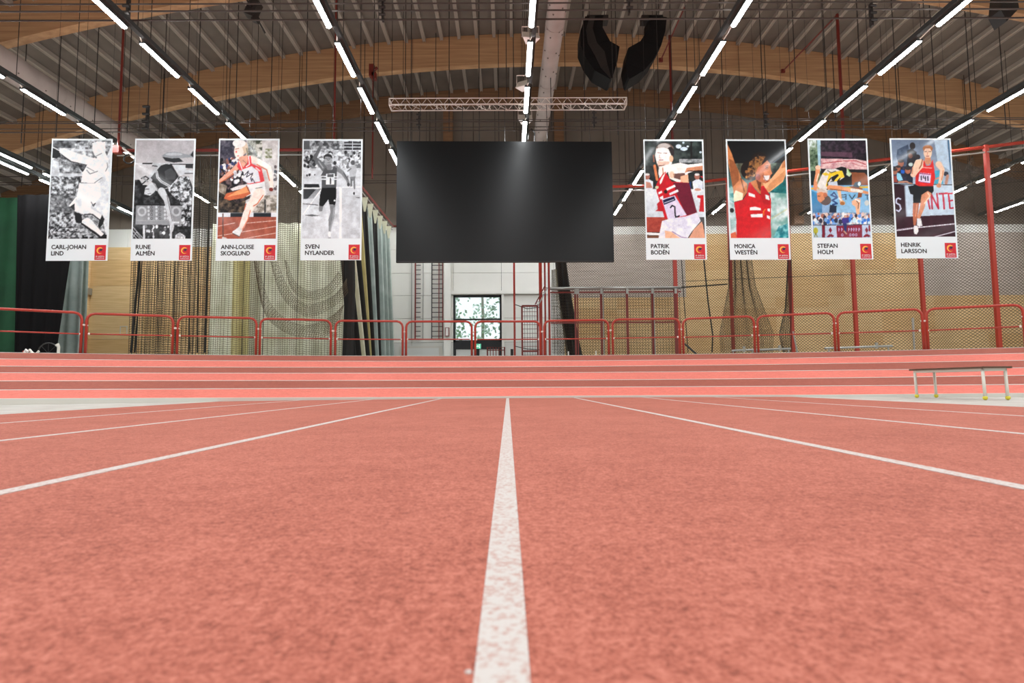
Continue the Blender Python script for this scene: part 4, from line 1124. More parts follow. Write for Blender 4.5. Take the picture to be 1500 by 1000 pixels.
    c.L([470, 250, 600, 150], 14, (130, 150, 165), .5)
    return c
def art7():
    c = Canvas((40, 577, 38, 75, 613, 962), (90, 150, 190))
    c.N(rect(30, 30, 150, 480), (30, 50, 34), (130, 150, 120), 40, 2.6); c.N(rect(30, 30, 110, 130), (120, 140, 110), (220, 225, 220), 20, 2.4); c.P([118, 38, 150, 38, 150, 330, 128, 330], (165, 195, 205))
    c.P([150, 38, 610, 38, 610, 320, 150, 320], (34, 26, 34)); c.N([150, 38, 610, 38, 610, 220, 150, 210], (26, 20, 28), (66, 50, 62), 30, 2.4); c.P([155, 150, 440, 155, 450, 205, 155, 190], (110, 74, 90), .7)
    c.N([152, 215, 480, 220, 585, 240, 585, 320, 152, 310], (190, 130, 135), (224, 190, 185), 30, 2.4); c.L([170, 262, 330, 240, 480, 235, 570, 270], 7, (170, 40, 50)); c.L([440, 255, 520, 285, 580, 290], 5, (180, 90, 95))
    c.P(rect(150, 320, 620, 470), (34, 32, 34)); c.P([430, 345, 560, 350, 600, 400, 600, 470, 440, 470], (140, 82, 52)); c.P([60, 330, 100, 330, 110, 470, 60, 470], (30, 40, 40))
    c.G(rect(40, 468, 640, 725), (112, 170, 205), (150, 188, 215)); c.G([60, 520, 165, 560, 160, 725, 70, 725], (70, 140, 180), (60, 120, 165)); c.L([45, 500, 620, 484], 18, (214, 176, 60))
    B = (30, 66, 120)
    c.L([245, 560, 300, 585, 255, 610, 300, 640, 260, 650], 16, B); c.L([250, 560, 272, 535, 300, 575], 13, B); c.L([340, 560, 385, 556], 8, (50, 60, 80)); c.L([385, 556, 382, 600], 9, (50, 60, 80)); c.L([345, 578, 380, 578], 7, (50, 60, 80)); c.L([415, 560, 440, 598, 468, 560], 9, (50, 60, 80)); c.L([565, 560, 600, 560], 8, (50, 60, 80)); c.L([582, 560, 582, 600], 8, (50, 60, 80))
    c.P([215, 650, 295, 660, 292, 725, 225, 725], (34, 44, 66)); c.P([160, 600, 235, 640, 225, 725, 160, 725], (140, 170, 200)); c.E(578, 635, 22, 26, (205, 205, 200))
    c.N(rect(60, 725, 620, 840), (90, 120, 160), (215, 200, 195), 20, 3); c.dots(70, 735, 605, 800, 90, 14, [(225, 195, 180), (60, 50, 60), (235, 235, 238), (170, 110, 95), (110, 150, 210)]); c.dots(70, 790, 605, 835, 45, 17, [(60, 120, 200), (200, 220, 235), (130, 170, 215), (60, 60, 80), (235, 235, 235)])
    c.L([75, 843, 610, 838], 6, (40, 40, 60)); c.P([75, 845, 155, 845, 155, 962, 78, 962], (178, 198, 210)); c.P([155, 845, 185, 845, 185, 962, 158, 962], (120, 30, 50)); c.P([185, 848, 290, 845, 296, 960, 188, 960], (186, 196, 214)); c.P([290, 848, 530, 842, 530, 962, 296, 962], (136, 30, 58)); c.P([530, 845, 615, 842, 615, 962, 532, 962], (182, 192, 212)); c.P([590, 845, 615, 842, 615, 905, 590, 900], (136, 30, 58))
    for x in (235, 572):
        c.P([x, 862, x + 16, 890, x, 918, x - 16, 890], (130, 24, 50)); c.P([x - 3, 922, x - 36, 952, x - 18, 952 + 6, x + 2, 950], (130, 24, 50)); c.P([x + 3, 922, x + 36, 945, x + 18, 955, x - 2, 950], (130, 24, 50))
    c.E(98, 895, 22, 30, (176, 170, 60)); c.L([98, 915, 88, 950], 8, (130, 130, 50)); c.L([98, 915, 112, 950], 8, (130, 130, 50))
    P_ = (190, 170, 205)
    for i, x in enumerate((312, 340, 405, 430, 452, 474, 500)): c.L([x, 872, x, 898], 7, P_); c.L([x, 872, x + 10, 885], 5, P_)
    for x in (345, 420, 448, 475): c.E(x, 935, 11, 13, P_); c.E(x, 935, 5, 7, (136, 30, 58))
    c.L([368, 790, 372, 850, 376, 920], [26, 30, 16], (50, 60, 110)); c.E(375, 765, 14, 18, (200, 160, 140)); c.P([340, 780, 405, 770, 410, 820, 350, 830], (70, 60, 130)); c.L([362, 900, 385, 925], 12, (205, 150, 125))
    S1, S2, W = (214, 138, 92), (140, 78, 48), (236, 226, 220)
    c.P([410, 480, 470, 470, 540, 500, 530, 580, 490, 590, 500, 530], S2); c.P([436, 620, 480, 590, 520, 600, 510, 700, 505, 745, 480, 740, 470, 670, 440, 650], (232, 176, 140)); c.L([480, 610, 500, 640, 495, 690], 6, (60, 40, 30)); c.L([470, 600, 510, 620], 12, W); c.P([300, 510, 335, 515, 345, 600, 375, 630, 372, 655, 330, 655, 320, 600], (226, 176, 130)); c.E(348, 640, 22, 16, (170, 110, 60)); c.L([320, 590, 340, 610], 14, W)
    c.P([285, 310, 345, 290, 385, 300, 440, 360, 440, 465, 330, 460, 300, 400], (30, 30, 30)); c.P([395, 310, 440, 360, 420, 388, 390, 370], (190, 205, 170)); c.L([405, 310, 420, 350], 6, (110, 160, 60))
    c.P([160, 370, 200, 315, 290, 312, 355, 340, 372, 390, 330, 420, 240, 430, 220, 520, 160, 530, 115, 470], (222, 212, 204)); c.P([230, 345, 350, 330, 372, 390, 340, 400, 250, 380, 215, 480, 195, 480], (230, 190, 50)); c.P([250, 390, 310, 360, 335, 400, 310, 450, 250, 420], (32, 32, 32)); c.L([285, 430, 330, 380], 22, (232, 196, 70)); c.L([245, 400, 215, 440, 210, 510], 10, (36, 36, 34)); c.L([215, 330, 250, 350, 290, 335], 7, (60, 60, 60)); c.P([160, 360, 200, 345, 240, 372, 190, 378], (225, 190, 60))
    c.L([125, 300, 120, 360, 100, 440, 100, 500], [44, 38, 32, 40], (224, 150, 108)); c.E(125, 300, 26, 20, (236, 190, 160)); c.L([130, 360, 110, 430], 8, (245, 220, 200))
    c.P([215, 440, 300, 430, 310, 470, 230, 500], (200, 205, 215)); c.L([230, 490, 330, 495, 420, 515, 500, 520, 585, 540], [46, 42, 36, 32, 24], (224, 150, 105)); c.L([240, 505, 400, 525], 9, S2); c.L([440, 512, 530, 525], 30, (226, 214, 200)); c.P([450, 480, 470, 440, 525, 430, 528, 470, 500, 490], (60, 80, 90)); c.E(510, 455, 14, 20, (205, 215, 215))
    c.P([110, 500, 160, 500, 215, 530, 205, 560, 120, 560], (212, 190, 175)); c.P([112, 545, 150, 530, 205, 545, 225, 590, 190, 640, 150, 640, 118, 610], (214, 138, 96)); c.E(192, 610, 52, 46, (74, 42, 32)); c.P([115, 550, 180, 545, 185, 600, 150, 630, 120, 600], (216, 140, 98)); c.L([122, 570, 140, 572], 6, (90, 50, 40)); c.E(190, 560, 18, 22, (190, 110, 76))
    return c
def art8():
    c = Canvas((42, 583, 35, 87, 627, 955), (140, 150, 165))
    c.G(rect(30, 30, 640, 470), (110, 122, 142), (176, 190, 205)); c.P([565, 38, 640, 38, 640, 330, 585, 330], (70, 110, 140)); c.P([440, 38, 560, 38, 580, 330, 470, 250], (186, 202, 216)); c.N([100, 130, 200, 80, 220, 300, 120, 300, 90, 200], (60, 72, 92), (96, 110, 130), 50, 2)
    D = (34, 34, 42)
    c.E(240, 95, 26, 34, (44, 34, 36)); c.P([195, 240, 190, 140, 230, 120, 275, 150, 280, 260], D); c.E(220, 190, 20, 24, (110, 66, 52)); c.P([180, 300, 190, 215, 250, 210, 260, 300], (40, 36, 44)); c.E(285, 200, 26, 24, (48, 42, 46)); c.N(rect(60, 290, 240, 450), (24, 24, 34), (60, 60, 84), 40, 2)
    for x, y, r in ((130, 262, 28), (105, 310, 22), (75, 340, 24), (195, 330, 26)): c.E(x, y, r, r * 1.2, (170, 106, 84)); c.E(x, y - r * .8, r, r * .6, (60, 50, 50))
    c.P([95, 350, 125, 360, 150, 420, 110, 430, 90, 400], (150, 205, 225)); c.P([130, 320, 165, 330, 160, 360, 130, 355], (40, 100, 190)); c.P([60, 380, 90, 380, 100, 440, 66, 440], (150, 70, 60)); c.L([110, 440, 180, 435, 230, 455], 16, (196, 140, 116)); c.E(222, 272, 20, 18, (190, 205, 200)); c.P([200, 380, 240, 380, 240, 450, 200, 440], (36, 40, 60))
    c.P([440, 330, 500, 330, 520, 455, 435, 455], (80, 170, 195)); c.E(545, 360, 24, 22, (60, 60, 70)); c.L([560, 380, 545, 450], 26, (190, 140, 120)); c.L([450, 410, 500, 390], 16, (205, 150, 130))
    c.P([62, 455, 170, 470, 185, 770, 80, 800], (54, 24, 38)); c.P([165, 475, 620, 462, 640, 745, 182, 768], (196, 208, 220)); c.P([160, 478, 172, 478, 186, 768, 176, 768], (170, 180, 192)); c.L([60, 458, 600, 464], 7, (26, 28, 34))
    c.P([70, 770, 640, 745, 640, 960, 80, 960], (62, 28, 42)); c.N([70, 780, 640, 750, 640, 960, 80, 960], (54, 22, 36), (74, 36, 50), 50, 2, .6)
    c.L([88, 895, 300, 865, 620, 832], 9, (224, 215, 222)); c.L([88, 886, 300, 858], 4, (200, 190, 200)); c.L([430, 955, 625, 903], 8, (224, 215, 222))
    c.L([125, 600, 105, 590, 88, 600, 85, 635, 118, 655, 128, 690, 110, 715, 88, 705], 13, (205, 206, 226))
    Rr = (186, 30, 62)
    c.L([375, 595, 392, 690], 15, Rr); c.L([415, 690, 408, 555, 472, 690, 460, 548], 15, Rr); c.L([480, 550, 555, 545], 16, Rr); c.L([515, 548, 525, 690], 16, Rr); c.L([610, 545, 565, 548, 578, 686, 625, 682], 15, Rr); c.L([570, 615, 615, 612], 13, Rr)
    S0, S1, S2 = (244, 200, 172), (216, 146, 112), (150, 86, 62)
    c.L([480, 270, 512, 320, 500, 400, 480, 475], [60, 44, 34, 26], S0); c.L([520, 330, 505, 420], 10, S1); c.E(478, 472, 22, 20, S1)
    c.E(380, 120, 46, 34, (170, 104, 62)); c.E(380, 160, 38, 56, S0); c.P([340, 150, 345, 100, 415, 100, 420, 150, 400, 118, 360, 118], (176, 110, 66)); c.L([352, 150, 370, 148], 6, (120, 76, 60)); c.L([388, 148, 408, 150], 6, (120, 76, 60)); c.L([378, 155, 376, 178], 6, S1); c.L([366, 192, 392, 192], 6, (160, 70, 62)); c.P([355, 205, 405, 205, 412, 250, 380, 280, 345, 250], S1)
    c.P([320, 240, 345, 235, 365, 285, 400, 280, 425, 225, 440, 330, 445, 400, 425, 478, 300, 478, 262, 460, 270, 350], (222, 48, 46)); c.L([330, 300, 415, 306], 8, (240, 170, 165)); c.P([265, 350, 300, 345, 300, 470, 262, 455], (180, 32, 36), .6)
    c.P([250, 270, 270, 228, 320, 220, 340, 240, 300, 330, 260, 390, 235, 395, 225, 350], S0); c.L([325, 235, 320, 290, 240, 370], [26, 34, 42], S0); c.L([330, 225, 318, 280, 300, 310], 10, S2); c.L([240, 300, 232, 360], 10, S1)
    c.P([302, 348, 408, 360, 398, 452, 290, 430], (228, 208, 232)); c.L([306, 356, 404, 368], 9, (170, 60, 110)); K = (34, 34, 60)
    c.L([318, 382, 318, 418], 10, K); c.L([338, 380, 336, 400, 360, 402], 8, K); c.L([356, 385, 356, 424], 9, K); c.L([378, 385, 378, 425], 10, K); c.L([300, 436, 396, 448], 5, (130, 80, 150))
    c.P([262, 462, 300, 478, 430, 478, 432, 520, 400, 570, 320, 600, 310, 635, 240, 635, 240, 560, 215, 550, 195, 480, 240, 470], (28, 30, 34))
    c.P([375, 522, 410, 545, 400, 580, 360, 620, 345, 680, 300, 785, 275, 775, 300, 680, 318, 560], S1); c.L([375, 540, 395, 570, 345, 640], 12, S0); c.P([240, 635, 296, 635, 285, 720, 262, 845, 243, 845, 235, 740], (186, 112, 84)); c.L([275, 650, 262, 760], 10, S1)
    c.P([275, 780, 310, 782, 322, 850, 290, 858, 272, 840], (232, 228, 230)); c.P([245, 850, 278, 848, 288, 900, 270, 930, 248, 925, 243, 890], (236, 232, 232))
    return c

# ------------------------------------------------------------ posters
def font_mesh(txt):
    cu = bpy.data.curves.new('lettering', 'FONT'); cu.body = txt; cu.size = 1.0; cu.extrude = 0.0; cu.resolution_u = 3
    ob = bpy.data.objects.new('lettering', cu); COL.objects.link(ob)
    bpy.context.view_layer.update()
    dg = bpy.context.evaluated_depsgraph_get()
    me = bpy.data.meshes.new_from_object(ob.evaluated_get(dg))
    v = np.array([p.co[:2] for p in me.vertices]); f = [tuple(p.vertices) for p in me.polygons]
    bpy.data.objects.remove(ob); bpy.data.curves.remove(cu); bpy.data.meshes.remove(me)
    return v, f
CAPH = None
def text_obj(txt, O, ux, uz, nrm, x0, x1, zbase, cap, m, name, parent, t=0.002, bold=0.0):
    """flat lettering: left edge x0, right edge x1, baseline zbase, cap height in metres, in the plane O + ux*x + uz*z"""
    global CAPH
    if CAPH is None:
        hv, _ = font_mesh('H'); CAPH = hv[:, 1].max()
    v, f = font_mesh(txt)
    sx = (x1 - x0) / (v[:, 0].max() - v[:, 0].min()); sz = cap / CAPH
    P = []
    for a, b_ in v:
        P.append(O + ux * (x0 + (a - v[:, 0].min()) * sx) + uz * (zbase + b_ * sz) + nrm * t)
    mb = MB(); mb.v = [tuple(p) for p in P]; mb.f = list(f)
    if bold:
        for dx, dz in ((bold, 0), (-bold, 0), (0, bold), (0, -bold)):
            n0 = len(mb.v); mb.v += [tuple(p + ux * dx + uz * dz) for p in P]; mb.f += [tuple(i + n0 for i in q) for q in f]
    return mb.build(name, m, parent)
POSTERS = [
 (((77, 203), (165, 203.5), (66, 381.5), (157, 382)), art1, 'black and white poster of a hammer thrower in white, at far left', 'CARL-JOHAN', .56, 'LIND', .198, .085),
 (((199, 203), (287.5, 203), (190, 381.5), (280, 382)), art2, 'black and white poster of a jumper arching backwards over a bar before a scoreboard', 'RUNE', .237, 'ALMÉN', .307, .083),
 (((321.5, 203), (410, 203), (315, 381.5), (405, 382)), art3, 'colour poster of a fair-haired hurdler in a red vest', 'ANN-LOUISE', .535, 'SKOGLUND', .473, .085),
 (((443, 204), (531.5, 203.5), (440, 381), (529, 381)), art4, 'black and white poster of a runner waving one arm, left of the screen', 'SVEN', .229, 'NYLANDER', .478, .078),
 (((943, 204), (1031, 204.5), (946, 380), (1035, 380.5)), art5, 'colour poster of an athlete leaning back in a maroon vest, right of the screen', 'PATRIK', .302, 'BODÉN', .296, .083),
 (((1064, 204), (1151, 204), (1069, 380), (1158.5, 380.5)), art6, 'colour poster of a smiling curly-haired woman in red with raised arms', 'MONICA', .338, 'WESTÉN', .368, .08),
 (((1183, 203), (1270, 203), (1191, 379.5), (1279.5, 380)), art7, 'colour poster of a high jumper in yellow and black arching over the bar', 'STEFAN', .33, 'HOLM', .25, .083),
 (((1304, 203), (1391.5, 202), (1313, 378), (1405, 378.5)), art8, 'colour poster of a male runner in a red vest and black shorts, at far right', 'HENRIK', .32, 'LARSSON', .407, .083)]
PY0 = 15.0
for (q, art, lab, n1, w1, n2, w2, lx) in POSTERS:
    c = [yplane(*p, PY0) for p in q]
    xa = (c[0].x + c[2].x) / 2; xb = (c[1].x + c[3].x) / 2
    zt_, zb_ = (c[0].z + c[1].z) / 2, (c[2].z + c[3].z) / 2
    yc = PY0 + .0175 * (xa + xb) / 2
    L0 = Vector((xa, PY0 + .0175 * xa, zb_)); L1 = Vector((xb, PY0 + .0175 * xb, zb_))
    ux = (L1 - L0).normalized(); uz = Vector((0, 0, 1)); nrm = Vector((ux.y, -ux.x, 0)).normalized()
    W_, H_ = (L1 - L0).length, zt_ - zb_
    t = thing('poster', ((xa + xb) / 2, yc, zb_), lab, 'poster', 'athlete posters hanging in a row beside the black screen')
    MB().prism([L0, L1, L1 + uz * H_, L0 + uz * H_], -nrm * .012).build('sheet', M['print_white'], t)
    cv = art().out()
    NH, NW = cv.shape[:2]
    pw0, pw1, pz0, pz1 = .022 * W_, .975 * W_, (1 - .822) * H_, (1 - .014) * H_
    u = np.linspace(0, 1, NW); v = np.linspace(0, 1, NH)
    U, V = np.meshgrid(u, v)
    px_ = pw0 + (pw1 - pw0) * U; pz_ = pz1 + (pz0 - pz1) * V
    org = WLOC[t.name]
    co = np.stack([L0.x - org.x + ux.x * px_ + nrm.x * .002, L0.y - org.y + ux.y * px_ + nrm.y * .002, L0.z - org.z + pz_], -1).reshape(-1, 3)
    idx = np.arange(NW * NH).reshape(NH, NW)
    qd = np.stack([idx[1:, :-1], idx[1:, 1:], idx[:-1, 1:], idx[:-1, :-1]], -1).reshape(-1, 4)
    me = bpy.data.meshes.new('print')
    me.vertices.add(len(co)); me.vertices.foreach_set('co', co.ravel().astype(np.float32))
    me.loops.add(qd.size); me.loops.foreach_set('vertex_index', qd.ravel().astype(np.int32))
    me.polygons.add(len(qd)); me.polygons.foreach_set('loop_start', (np.arange(len(qd)) * 4).astype(np.int32))
    me.update(calc_edges=True); me.validate()
    at_ = me.color_attributes.new('Col', 'FLOAT_COLOR', 'POINT')
    cc_ = np.ones((len(co), 4), np.float32); cc_[:, :3] = cv.reshape(-1, 3)
    at_.data.foreach_set('color', cc_.ravel())
    me.materials.append(M['print'])
    po = bpy.data.objects.new('print', me); COL.objects.link(po); po.parent = t; WLOC[po.name] = org
    cap = .0325 * H_
    text_obj(n1, L0, ux, uz, nrm, lx * W_, (lx + w1) * W_, (1 - .905) * H_, cap, M['ink'], 'name_lettering', t, bold=.0048)
    text_obj(n2, L0, ux, uz, nrm, lx * W_, (lx + w2) * W_, (1 - .956) * H_, cap, M['ink'], 'name_lettering', t, bold=.0048)
    a0, a1, b0, b1 = .79 * W_, .972 * W_, (1 - .994) * H_, (1 - .873) * H_
    pt = lambda x, z, k=.002: L0 + ux * x + uz * z + nrm * k
    lg = MB().poly([pt(a0, b0), pt(a1, b0), pt(a1, b1), pt(a0, b1)]).build('logo', M['logo_red'], t)
    cx_, cz_, r_ = a0 + (a1 - a0) * .47, b0 + (b1 - b0) * .63, (a1 - a0) * .30
    I = []; O_ = []
    for i in range(25):
        an = math.radians(35 + 275 * i / 24); th = .36 * math.sin(math.pi * min(1, (i + 3) / 26)) + .06
        I.append(pt(cx_ + r_ * (1 - th) * math.cos(an), cz_ + r_ * (1 - th) * math.sin(an), .0032)); O_.append(pt(cx_ + r_ * math.cos(an), cz_ + r_ * math.sin(an), .0032))
    MB().strip(I, O_).build('crescent', M['logo_yellow'], lg)
    b = MB()
    for ex_, ez_, rx_, rz_ in ((.25, .22, .42, .30), (.62, .42, .22, .16), (.1, -.02, .16, .22), (.45, -.05, .2, .12)):
        b.poly([pt(cx_ + r_ * (ex_ + rx_ * math.cos(k * .628)), cz_ + r_ * (ez_ + rz_ * math.sin(k * .628)), .0045) for k in range(10)])
    b.build('emblem_figure', M['logo_navy'], lg)
    text_obj('IF GÖTA', L0, ux, uz, nrm, a0 + (a1 - a0) * .12, a1 - (a1 - a0) * .10, b0 + (b1 - b0) * .19, (b1 - b0) * .075, M['print_white'], 'logo_lettering', lg, t=.0035, bold=.002)
    text_obj('KARLSTAD', L0, ux, uz, nrm, a0 + (a1 - a0) * .12, a1 - (a1 - a0) * .10, b0 + (b1 - b0) * .075, (b1 - b0) * .06, M['print_white'], 'logo_lettering', lg, t=.0035, bold=.0015)
    for f_ in (.04, .5, .96):
        P0 = L0 + ux * f_ * W_ + uz * H_
        MB().tube([P0 - uz * .02 - nrm * .006, Vector((P0.x, P0.y, arch_z(P0.x, DECK) - .02))], .004, 4).build('hanging_wire', M['black_metal'], t)

# ------------------------------------------------------------ nets
def net_mesh(name, G_, r, m, parent, label=None, diamond=False):
    """G_: (rows, cols, 3) array of knots; every cord piece is a thin three-sided prism"""
    nr, nc = G_.shape[:2]
    a = np.concatenate([G_[:, :-1].reshape(-1, 3), G_[:-1].reshape(-1, 3)])
    b_ = np.concatenate([G_[:, 1:].reshape(-1, 3), G_[1:].reshape(-1, 3)])
    if diamond:                                  # cords run slantwise from row to row
        Gs = G_.copy(); h_ = (G_[:, 1:] - G_[:, :-1]) * .5
        Gs[1::2, :-1] += h_[1::2]; Gs[1::2, -1] += h_[1::2, -1]
        aa = []; bb = []
        for par, sh in ((0, -1), (1, 1)):
            lo_ = Gs[par:-1:2]; up = Gs[par + 1::2][:len(lo_)]
            aa.append(lo_.reshape(-1, 3)); bb.append(up.reshape(-1, 3))
            if sh < 0: aa.append(lo_[:, 1:].reshape(-1, 3)); bb.append(up[:, :-1].reshape(-1, 3))
            else: aa.append(lo_[:, :-1].reshape(-1, 3)); bb.append(up[:, 1:].reshape(-1, 3))
        a = np.concatenate(aa); b_ = np.concatenate(bb)
    d = b_ - a; d /= np.linalg.norm(d, axis=1, keepdims=True) + 1e-9
    n_ = np.tile(np.array([[0.05, 1.0, 0.07]]), (len(a), 1)); s_ = np.cross(d, n_); s_ /= np.linalg.norm(s_, axis=1, keepdims=True) + 1e-9
    n_ = np.cross(s_, d)
    off = [s_ * r, -s_ * r * .5 + n_ * r * .87, -s_ * r * .5 - n_ * r * .87]
    V_ = np.stack([a + off[0], a + off[1], a + off[2], b_ + off[0], b_ + off[1], b_ + off[2]], 1).reshape(-1, 3)
    k = np.arange(len(a)) * 6
    Fq = np.stack([np.stack([k + i, k + (i + 1) % 3, k + 3 + (i + 1) % 3, k + 3 + i], -1) for i in range(3)], 1).reshape(-1, 4)
    org = WLOC[parent.name]; V_ = V_ - np.array(org)
    me = bpy.data.meshes.new(name)
    me.vertices.add(len(V_)); me.vertices.foreach_set('co', V_.ravel().astype(np.float32))
    me.loops.add(Fq.size); me.loops.foreach_set('vertex_index', Fq.ravel().astype(np.int32))
    me.polygons.add(len(Fq)); me.polygons.foreach_set('loop_start', (np.arange(len(Fq)) * 4).astype(np.int32))
    me.update(calc_edges=True)
    me.materials.append(m)
    o = bpy.data.objects.new(name, me); COL.objects.link(o); o.parent = parent; WLOC[o.name] = org
    o['kind'] = 'stuff'
    if label: o['label'] = label
    return o
def grid_path(path, z0, z1, cell, amp=0.0, wl=1.0, wob=.015, sag=0.0, cellz=None):
    path = [np.array(p, float) for p in path]
    seg = [np.linalg.norm(path[i + 1] - path[i]) for i in range(len(path) - 1)]
    tot = sum(seg); nc = int(tot / cell) + 1; nr = int((z1 - z0) / (cellz or cell)) + 1
    s = np.linspace(0, tot, nc); cum = np.concatenate([[0], np.cumsum(seg)])
    X = np.interp(s, cum, [p[0] for p in path]); Y = np.interp(s, cum, [p[1] for p in path])
    Z = np.linspace(z0, z1, nr)
    GX = np.tile(X, (nr, 1)); GY = np.tile(Y, (nr, 1)); GZ = np.tile(Z[:, None], (1, nc))
    ph = s / wl * 2 * math.pi
    h = (Z - z0) / (z1 - z0)
    GY = GY + amp * (np.sin(ph)[None, :] + .5 * np.sin(2.3 * ph + 1)[None, :]) * (1.15 - .7 * h[:, None])
    GX = GX + .35 * amp * np.cos(ph * 1.3)[None, :] * (1 - h[:, None])
    GZ = GZ + wob * ((np.arange(nc) % 2) * 2 - 1)[None, :] + sag * np.sin(ph)[None, :] * .3
    GZ = GZ + .03 * np.sin(s * 1.9)[None, :]
    return np.stack([GX, GY, GZ], -1)
ZR = .255 + 7.1
pa = at(1443, 205, 17.1); pb = at(985, 267, 20.4)
def rpt(t_): return (pb.x + (pa.x - pb.x) * t_ / 5, pb.y + (pa.y - pb.y) * t_ / 5)
# rail of the right cage
pc = at(812, 271, 20.55)
path = [(pc.x, pc.y), rpt(0), rpt(5), rpt(7.6)]
t = thing('net_rail', (rpt(2)[0], rpt(2)[1], ZR), 'red rail with silver runner pipe carrying the big net at right', 'rail')
MB().tube([(p[0], p[1], ZR) for p in path], .05, 4).build('rail_profile', M['red_paint'], t)
MB().tube([(p[0], p[1] - .03, ZR - .17) for p in path], .028, 6).build('runner_pipe', M['galv'], t)
t = thing('safety_net', (rpt(2)[0], rpt(2)[1] + .1, 0.35), 'large brown mesh net hung across the pine wall at right', 'net')
P2 = [(p[0], p[1] + .12) for p in path]
net_mesh('net_mesh', grid_path(P2, .35, ZR - .55, .088, .10, 2.4, .0, cellz=.046), .0070, M['net'], t, diamond=True)
# points of the net hooked to the rail
b = MB()
for i in range(34):
    f = i / 33 * 7.4 - 1.0
    x, y = rpt(f) if f > 0 else (pc.x + (rpt(0)[0] - pc.x) * (f + 1), pc.y + (rpt(0)[1] - pc.y) * (f + 1))
    x2, y2 = rpt(f + .112)
    for k in range(5):
        q = (k + .5) / 5 - .5
        b.tube([(x, y + .05, ZR - .2), (x + q * .44, y + .12, ZR - .62)], .006, 3, cap=False)
tag(b.build('hook_cords', M['net'], t), kind='stuff')
MB().tube([(p[0], p[1] + .1, ZR - 1.15) for p in path], .012, 5).build('edge_rope', M['net_black'], t)
MB().tube([(at(1000, 412, 19.9).x, 19.9, at(1000, 412, 19.9).z), (at(1240, 402, 18.5).x, 18.5, at(1240, 402, 18.5).z), (at(1350, 400, 17.8).x, 17.8, at(1350, 400, 17.8).z)], .010, 5).build('edge_rope', M['net'], t)
# cage posts
PL = ['first thick red post at the right end of the netted frame', 'red post below the gap beside poster of the cheering woman, left side', 'red post below the right edge of the cheering woman poster',
      'red post behind the right half of the high jumper poster', 'red post behind the runner in red poster', 'tall bright red corner post at far right, top in view']
hw_ = (.065, .045, .05, .05, .05, .055)
for i in range(6):
    x, y = rpt(i)
    o = MB().bb(x - hw_[i], x + hw_[i], y - .05, y + .05, 0, ZR + (.06 if i == 5 else 0)).build('cage_post', M['red_paint'])
    tag(o, PL[i], 'post', 'red posts of the net cage')
# doubled darker net drapes, right
def drape(name_label, outline_l, outline_r, Y, cell, m, r=.0085, zig=.01):
    """net piece between a left and a right edge, each a list of (px, py) from top to bottom"""
    A = [at(*p, Y) for p in outline_l]; B = [at(*p, Y) for p in outline_r]
    def along(P, n):
        P = np.array([list(p) for p in P]); d = np.concatenate([[0], np.cumsum(np.linalg.norm(np.diff(P, axis=0), axis=1))])
        s = np.linspace(0, d[-1], n); return np.stack([np.interp(s, d, P[:, k]) for k in range(3)], -1)
    n = max(4, int(abs(A[0].z - A[-1].z) / cell)); wmax = max((b - a).length for a, b in zip(A, B[:len(A)])) if len(A) == len(B) else (B[0] - A[0]).length
    mcol = max(3, int(wmax / cell))
    PA, PB = along(A, n), along(B, n)
    f = np.linspace(0, 1, mcol)[None, :, None]
    Gd = PA[:, None, :] * (1 - f) + PB[:, None, :] * f
    Gd[..., 1] += .06 * np.sin(np.arange(mcol) * .7)[None, :]
    Gd[..., 2] += zig * ((np.arange(mcol) % 2) * 2 - 1)[None, :]
    t = thing('net_drape', (float(Gd[-1, :, 0].mean()), Y, float(Gd[..., 2].min())), name_label, 'net')
    net_mesh('net_mesh', Gd, r, m, t)
    return t
drape('darker doubled flap of net between the first two posts right of the frame', [(1068, 340), (1067, 420), (1054, 488), (1056, 516)], [(1094, 340), (1106, 420), (1132, 488), (1130, 516)], 19.0, .05, M['net'], r=.0065)
drape('narrow dark net flap beside the post under the cheering woman poster', [(1154, 380), (1150, 450), (1141, 490), (1147, 515)], [(1158, 380), (1158, 450), (1158, 490), (1158, 515)], 18.6, .045, M['net_black'])
bar('guy_rope', [at(996, 345, 19.6), at(1002, 440, 19.6), at(1008, 516, 19.6)], .014, M['net_black'], 'thin black rope hanging right of the netted frame', 'rope')
bar('guy_rope', [at(1030, 370, 19.3), at(1037, 440, 19.3), at(1044, 490, 19.3), at(1043, 516, 19.3)], .022, M['net_black'], 'thicker black rope curving down the net right of the netted frame', 'rope')
bar('guy_rope', [at(995, 421, 19.9), at(1066, 416, 19.4)], .022, M['net_black'], 'black rope running level from the grey beam to the next post', 'rope')
bar('strut', [at(1001, 502, 17.6), at(1020, 518, 17.4)], .03, M['black_metal'], 'short slanting black strut behind the railing right of the frame', 'strut')

# ------------------------------------------------------------ netted frame with grey beam
FY = 19.8
def P3(px, py, Y=FY): return at(px, py, Y)
bl, br = P3(806, 422), P3(997, 422)
zb_ = (bl.z + br.z) / 2
t = thing('gate_frame', ((bl.x + br.x) / 2, FY, 0), 'red post frame with a grey beam on top and wire mesh below it', 'frame')
MB().tube([(bl.x, FY, zb_), (br.x, FY, zb_)], .055, 8).build('top_beam', M['galv'], t, smooth=True)
MB().bb(bl.x, br.x, FY - .02, FY + .02, zb_ - .16, zb_ - .11).build('top_bar', M['red_dark'], t)
zm2 = P3(900, 472).z
MB().bb(bl.x, br.x, FY - .02, FY + .02, zm2 - .03, zm2 + .02).build('middle_bar', M['red_dark'], t)
for px, w_ in ((843, .03), (846.5, .02), (881, .035), (919, .04), (956, .035), (990, .05)):
    X = P3(px, 470).x
    pp = MB().bb(X - w_, X + w_, FY - .03, FY + .03, 0, zb_ - .05).build('upright', M['red_dark'], t)
    MB().bb(X - .03, X + .05, FY - .06, FY - .031, zb_ - .2, zb_ - .02).build('clamp', M['galv'], t)
